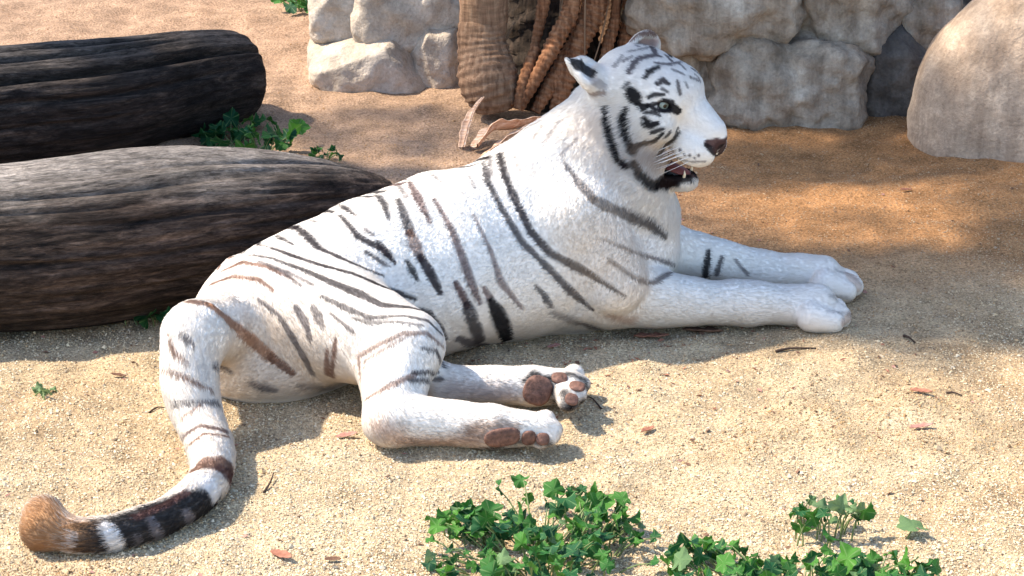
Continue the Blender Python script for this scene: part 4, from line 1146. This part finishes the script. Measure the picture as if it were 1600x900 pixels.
# ================================================================== DRY LEAVES, TWIGS
def dry_mat(name, a, b):
    m = Mat(name, 0.8, 0.2); c = m.coord(); n = m.noise(c, 70, 4, 0.6)
    return m.done(m.ramp(n, [(0.3, a), (0.7, b)]), m.bump(n, 0.5, 0.003))
DRY = [dry_mat('red_dry_leaf', (0.20, 0.075, 0.045), (0.36, 0.17, 0.11)), dry_mat('brown_dry_leaf', (0.10, 0.05, 0.03), (0.20, 0.11, 0.07)), dry_mat('pink_dry_leaf', (0.30, 0.13, 0.10), (0.42, 0.24, 0.19))]
def dry_leaf(label, px, py, lpx, kind, rot, curl=0.6):
    p = G(px, py); p[2] = float(ground_z(p[0], p[1])) + 0.004
    L_ = lpx / scale_at(p) / 2; V, F = [], []
    n, m = 12, 5
    rs = random.Random(int(px * 7 + py))
    for i in range(n):
        t = -1 + 2 * i / (n - 1); w_ = 0.42 * (1 - t * t) ** 0.7 + 0.03 + 0.08 * rs.uniform(-1, 1) * (1 - t * t)
        for j in range(m):
            s = -1 + 2 * j / (m - 1)
            V.append((t * L_, s * w_ * L_ * (1 - 0.2 * abs(s)), L_ * (curl * 0.55 * s * s * w_ + 0.16 * curl * t * t + 0.05 * rs.uniform(-1, 1)) + 0.003))
    for i in range(n - 1):
        for j in range(m - 1): F.append((i * m + j, (i + 1) * m + j, (i + 1) * m + j + 1, i * m + j + 1))
    o = mesh_obj('dry_leaf', V, F, DRY[kind], loc=p); o.rotation_euler = (rs.uniform(-0.2, 0.2), rs.uniform(-0.15, 0.15), rot)
    sd = o.modifiers.new('thickness', 'SOLIDIFY'); sd.thickness = 0.0012
    tag(o, label, 'leaf', 'fallen dry leaves on the sand')
dry_leaf('reddish dry leaf lying under the tiger\'s elbow', 1018, 526, 56, 0, 0.1)
dry_leaf('brown dry leaf tucked against the tiger\'s near foreleg', 1098, 518, 64, 1, -0.05)
dry_leaf('small pinkish dry leaf between the belly and the hind paw', 866, 543, 24, 2, 0.4)
dry_leaf('pinkish curled leaf on the bright sand, alone past the forepaws', 1440, 662, 40, 2, 0.3)
dry_leaf('crumpled red-brown leaf by the edge of the shade past the forepaws', 1440, 617, 36, 0, -0.5)
dry_leaf('dark reddish leaf on the sand between the tail and the leafy clump', 440, 873, 42, 0, -0.6)
dry_leaf('pale reddish leaf scrap beside the tiger\'s hind heel', 542, 682, 34, 2, 0.2)
dry_leaf('small brown leaf flake on the sand just past the hind toes', 1012, 672, 30, 0, 0.8)
dry_leaf('tiny brown leaf between the tail base and the log', 185, 582, 24, 1, 0.0)
dry_leaf('small dark brown flake left of the leafy clump', 520, 875, 26, 1, 0.1)
dry_leaf('reddish flake lying on the sunlit soil patch near the boulder', 1415, 306, 20, 0, 0.3)
TW = Mat('twig', 0.85, 0.2).done((0.05, 0.032, 0.024))
def twig(label, pts, r_):
    P = []
    for (px, py, dz) in pts:
        g = G(px, py); g[2] = float(ground_z(g[0], g[1])) + r_ * 0.7 + dz; P.append(g)
    A = spline(P, 10); o0 = A[5].copy()
    V, F = tube(A - o0, [r_ * (1 - 0.06 * i) for i in range(10)], 7)
    tag(mesh_obj('twig', V, F, TW, loc=o0), label, 'twig', 'small twigs on the sand')
twig('short dark twig on the sand in front of the near forepaw', [(1212, 545, 0), (1235, 543, .004), (1275, 546, 0)], 0.004)
twig('curved little twig on the sand beside the tail bend', [(412, 768, 0), (422, 758, .006), (428, 748, .012)], 0.003)
twig('thin crooked twig beside the tail on the sunlit sand', [(232, 640, 0), (245, 636, .004), (258, 637, 0)], 0.0025)
twig('thin dark twig lying on the shaded sand behind the hind paw', [(940, 640, 0), (925, 622, 0.004), (915, 619, 0)], 0.0025)
twig('short dark twig beside the two leaves past the forepaws', [(1478, 614, 0), (1490, 615, .003), (1503, 617, 0)], 0.003)
twig('small dark stub on the sand past the forepaws', [(1412, 528, 0), (1420, 535, .01), (1430, 537, 0)], 0.004)
twig('pale dry stalk leaning on the brown log', [(352, 268, 0), (358, 290, .0), (366, 330, 0)], 0.002)

# ================================================================== GRAVEL
def make_gravel(N):
    u = rng.random(N)
    Y = 4.35 + (9.6 - 4.35) * u ** 1.75
    hw = (Y * 1.075) * 800 / FPX * 1.12 + 0.1
    X = rng.uniform(-1, 1, N) * hw
    Z = ground_z(X, Y)
    s = (rng.gamma(2.6, 0.00047, N) + 0.0008) * np.clip(1.25 - 0.12 * (Y - 4.4), 0.7, 1.2)
    s = np.minimum(s, 0.011)
    oct_ = np.array([[1, 0, 0], [-1, 0, 0], [0, 1, 0], [0, -1, 0], [0, 0, 1], [0, 0, -1]], float)
    fc = np.array([[0, 2, 4], [2, 1, 4], [1, 3, 4], [3, 0, 4], [2, 0, 5], [1, 2, 5], [3, 1, 5], [0, 3, 5]])
    V = oct_[None] * rng.uniform(0.65, 1.25, (N, 6, 1)) + rng.normal(0, 0.18, (N, 6, 3))
    an = rng.uniform(0, 6.28, N); ca_, sa_ = np.cos(an), np.sin(an)
    x, y = V[..., 0].copy(), V[..., 1].copy()
    V[..., 0] = x * ca_[:, None] - y * sa_[:, None]; V[..., 1] = x * sa_[:, None] + y * ca_[:, None]
    V[..., 2] *= 0.75
    V = V * s[:, None, None] + np.stack([X, Y, Z + s * 0.25], 1)[:, None]
    pal = np.array([(0.60, 0.49, 0.345), (0.50, 0.375, 0.235), (0.42, 0.355, 0.28), (0.19, 0.135, 0.095), (0.60, 0.51, 0.385), (0.47, 0.31, 0.175)])
    ci = rng.choice(6, N, p=[0.34, 0.22, 0.14, 0.08, 0.12, 0.10])
    C = pal[ci] * np.array([1.06, 1.08, 1.03]) * rng.uniform(0.82, 1.15, (N, 1))
    pt = np.array([noise.noise(Vector((x * 1.6, y * 1.6, 4.0))) + 0.6 * noise.noise(Vector((x * 5, y * 5, 9.0))) for x, y in zip(X, Y)])
    pt = np.clip(pt * 1.3 - 0.05, 0, 0.8)[:, None]
    C = C * (1 - pt) + pt * C * np.array([0.74, 0.60, 0.46])
    back = np.clip((Y - 6.0 + 0.5 * np.sin(X * 2)) / 1.0, 0, 1)[:, None] * 0.75
    C = C * (1 - back) + back * (0.45 * C * np.array([0.70, 0.52, 0.40]) + 0.55 * np.array([0.34, 0.19, 0.095]))
    me = np_mesh('gravel', V.reshape(-1, 3), (fc[None] + 6 * np.arange(N)[:, None, None]).reshape(-1, 3), None, False)
    ca2 = me.attributes.new('Col', 'FLOAT_COLOR', 'POINT')
    ca2.data.foreach_set('color', np.repeat(np.hstack([C, np.ones((N, 1))]), 6, 0).astype(np.float32).ravel())
    M = Mat('gravel', 0.9, 0.15); me.materials.append(M.done(attr(M, 'Col')))
    tag(link(bpy.data.objects.new('gravel', me)), 'loose pale coarse sand grains and small stones covering the ground', 'gravel', kind='stuff')
make_gravel(265000)

# ================================================================== SHADE TREE left of the frame (its crown dapples the soil past the tiger's forepaws)
sh = np.array([sdir.x / sdir.z, sdir.y / sdir.z])                   # ground shadow of height h lies at -sh*h
st_o = np.array([-3.4, 8.0, 0.0])
shade = empty('shade_tree', tuple(st_o))
tag(shade, 'leafy tree beyond the logs whose crown shades the soil past the forepaws', 'tree')
V, F = tube([(0, 0, -0.1), (0.05, 0, 1.2), (0.15, -0.1, 2.6), (0.45, -0.3, 3.9)], [0.2, 0.16, 0.13, 0.09], 14)
mesh_obj('trunk', V, F, BK_DARK, shade)
def crown(targets, h0, h1):
    """targets: (ground x, ground y, rx, ry, leaves) to be shaded"""
    VV, FF = [], []
    for (gx, gy, rx, ry, n) in targets:
        hc = rng.uniform(h0, h1); c = np.array([gx + sh[0] * hc, gy + sh[1] * hc, hc])
        lv, lf = tube([np.array([0.45, -0.3, 3.9]), (np.array([0.45, -0.3, 3.9]) + c - st_o) / 2 + np.array([0, 0, 0.12]), c - st_o], [0.03, 0.015, 0.005], 7)
        mesh_obj('limb', lv, lf, BK_DARK, shade)
        a = rng.uniform(0, 6.28, n); q = np.sqrt(rng.random(n))
        h_ = hc + rng.normal(0, 0.16, n)
        X = gx + np.cos(a) * q * rx + sh[0] * h_; Y = gy + np.sin(a) * q * ry + sh[1] * h_
        for x, y, z in zip(X, Y, h_):
            d = Vector(rng.normal(0, 1, 3)); d.z *= 0.5; d.normalize()
            w_ = d.cross(Vector(rng.normal(0, 1, 3))).normalized()
            L_, B = rng.uniform(0.05, 0.085), rng.uniform(0.02, 0.032)
            p = Vector((x, y, z)) - Vector(st_o); b = len(VV)
            VV.extend([p - d * L_, p - d * L_ * 0.2 + w_ * B, p + d * L_ * 0.5 + w_ * B * 0.7, p + d * L_, p + d * L_ * 0.5 - w_ * B * 0.7, p - d * L_ * 0.2 - w_ * B])
            FF.append((b, b + 1, b + 2, b + 3, b + 4, b + 5))
    mesh_obj('crown', VV, FF, LEAF_D, shade, smooth=False)
crown([(0.55, 6.28, 0.30, 0.24, 200), (0.92, 6.12, 0.34, 0.26, 400), (1.28, 6.12, 0.36, 0.28, 460), (1.60, 6.35, 0.40, 0.42, 420), (1.05, 6.45, 0.36, 0.18, 300), (1.55, 6.70, 0.20, 0.30, 260), (0.75, 6.60, 0.26, 0.09, 170), (1.15, 6.58, 0.26, 0.09, 170), (0.70, 7.52, 0.38, 0.26, 300), (1.25, 7.52, 0.42, 0.28, 360), (1.7, 7.2, 0.3, 0.3, 150), (1.0, 7.95, 0.5, 0.2, 150), (-0.35, 7.9, 0.5, 0.3, 160)], 3.6, 4.6)

# ================================================================== LEAF LITTER (fine flakes)
def make_litter(n):
    V, F, mi = [], [], []
    for k in range(n):
        px, py = rng.uniform(-20, 1620), rng.uniform(215, 900)
        if k % 3 == 0: px, py = rng.normal(1000, 230), rng.normal(560, 60)
        g = G(px, py); z = float(ground_z(g[0], g[1])) + 0.003
        L_ = rng.uniform(0.003, 0.011); a = rng.uniform(0, 6.28)
        d = np.array([math.cos(a), math.sin(a), rng.normal(0, 0.2)]); w = np.array([-math.sin(a), math.cos(a), rng.normal(0, 0.35)]) * rng.uniform(0.2, 0.5)
        c = np.array([g[0], g[1], z]); b = len(V)
        V += [c - d * L_, c + w * L_, c + d * L_, c - w * L_ + np.array([0, 0, 0.3 * L_]), c - np.array([0, 0, 0.002])]
        F += [(b, b + 1, b + 2, b + 3), (b + 1, b, b + 4), (b + 2, b + 1, b + 4), (b + 3, b + 2, b + 4), (b, b + 3, b + 4)]; mi += [k % 3] * 5
    o = mesh_obj('leaf_litter', V, F, None, smooth=False)
    for m in DRY: o.data.materials.append(m)
    o.data.polygons.foreach_set('material_index', mi)
    tag(o, 'scattered tiny brown leaf flakes and bark crumbs on the sand', 'leaf litter', kind='stuff')
make_litter(420)
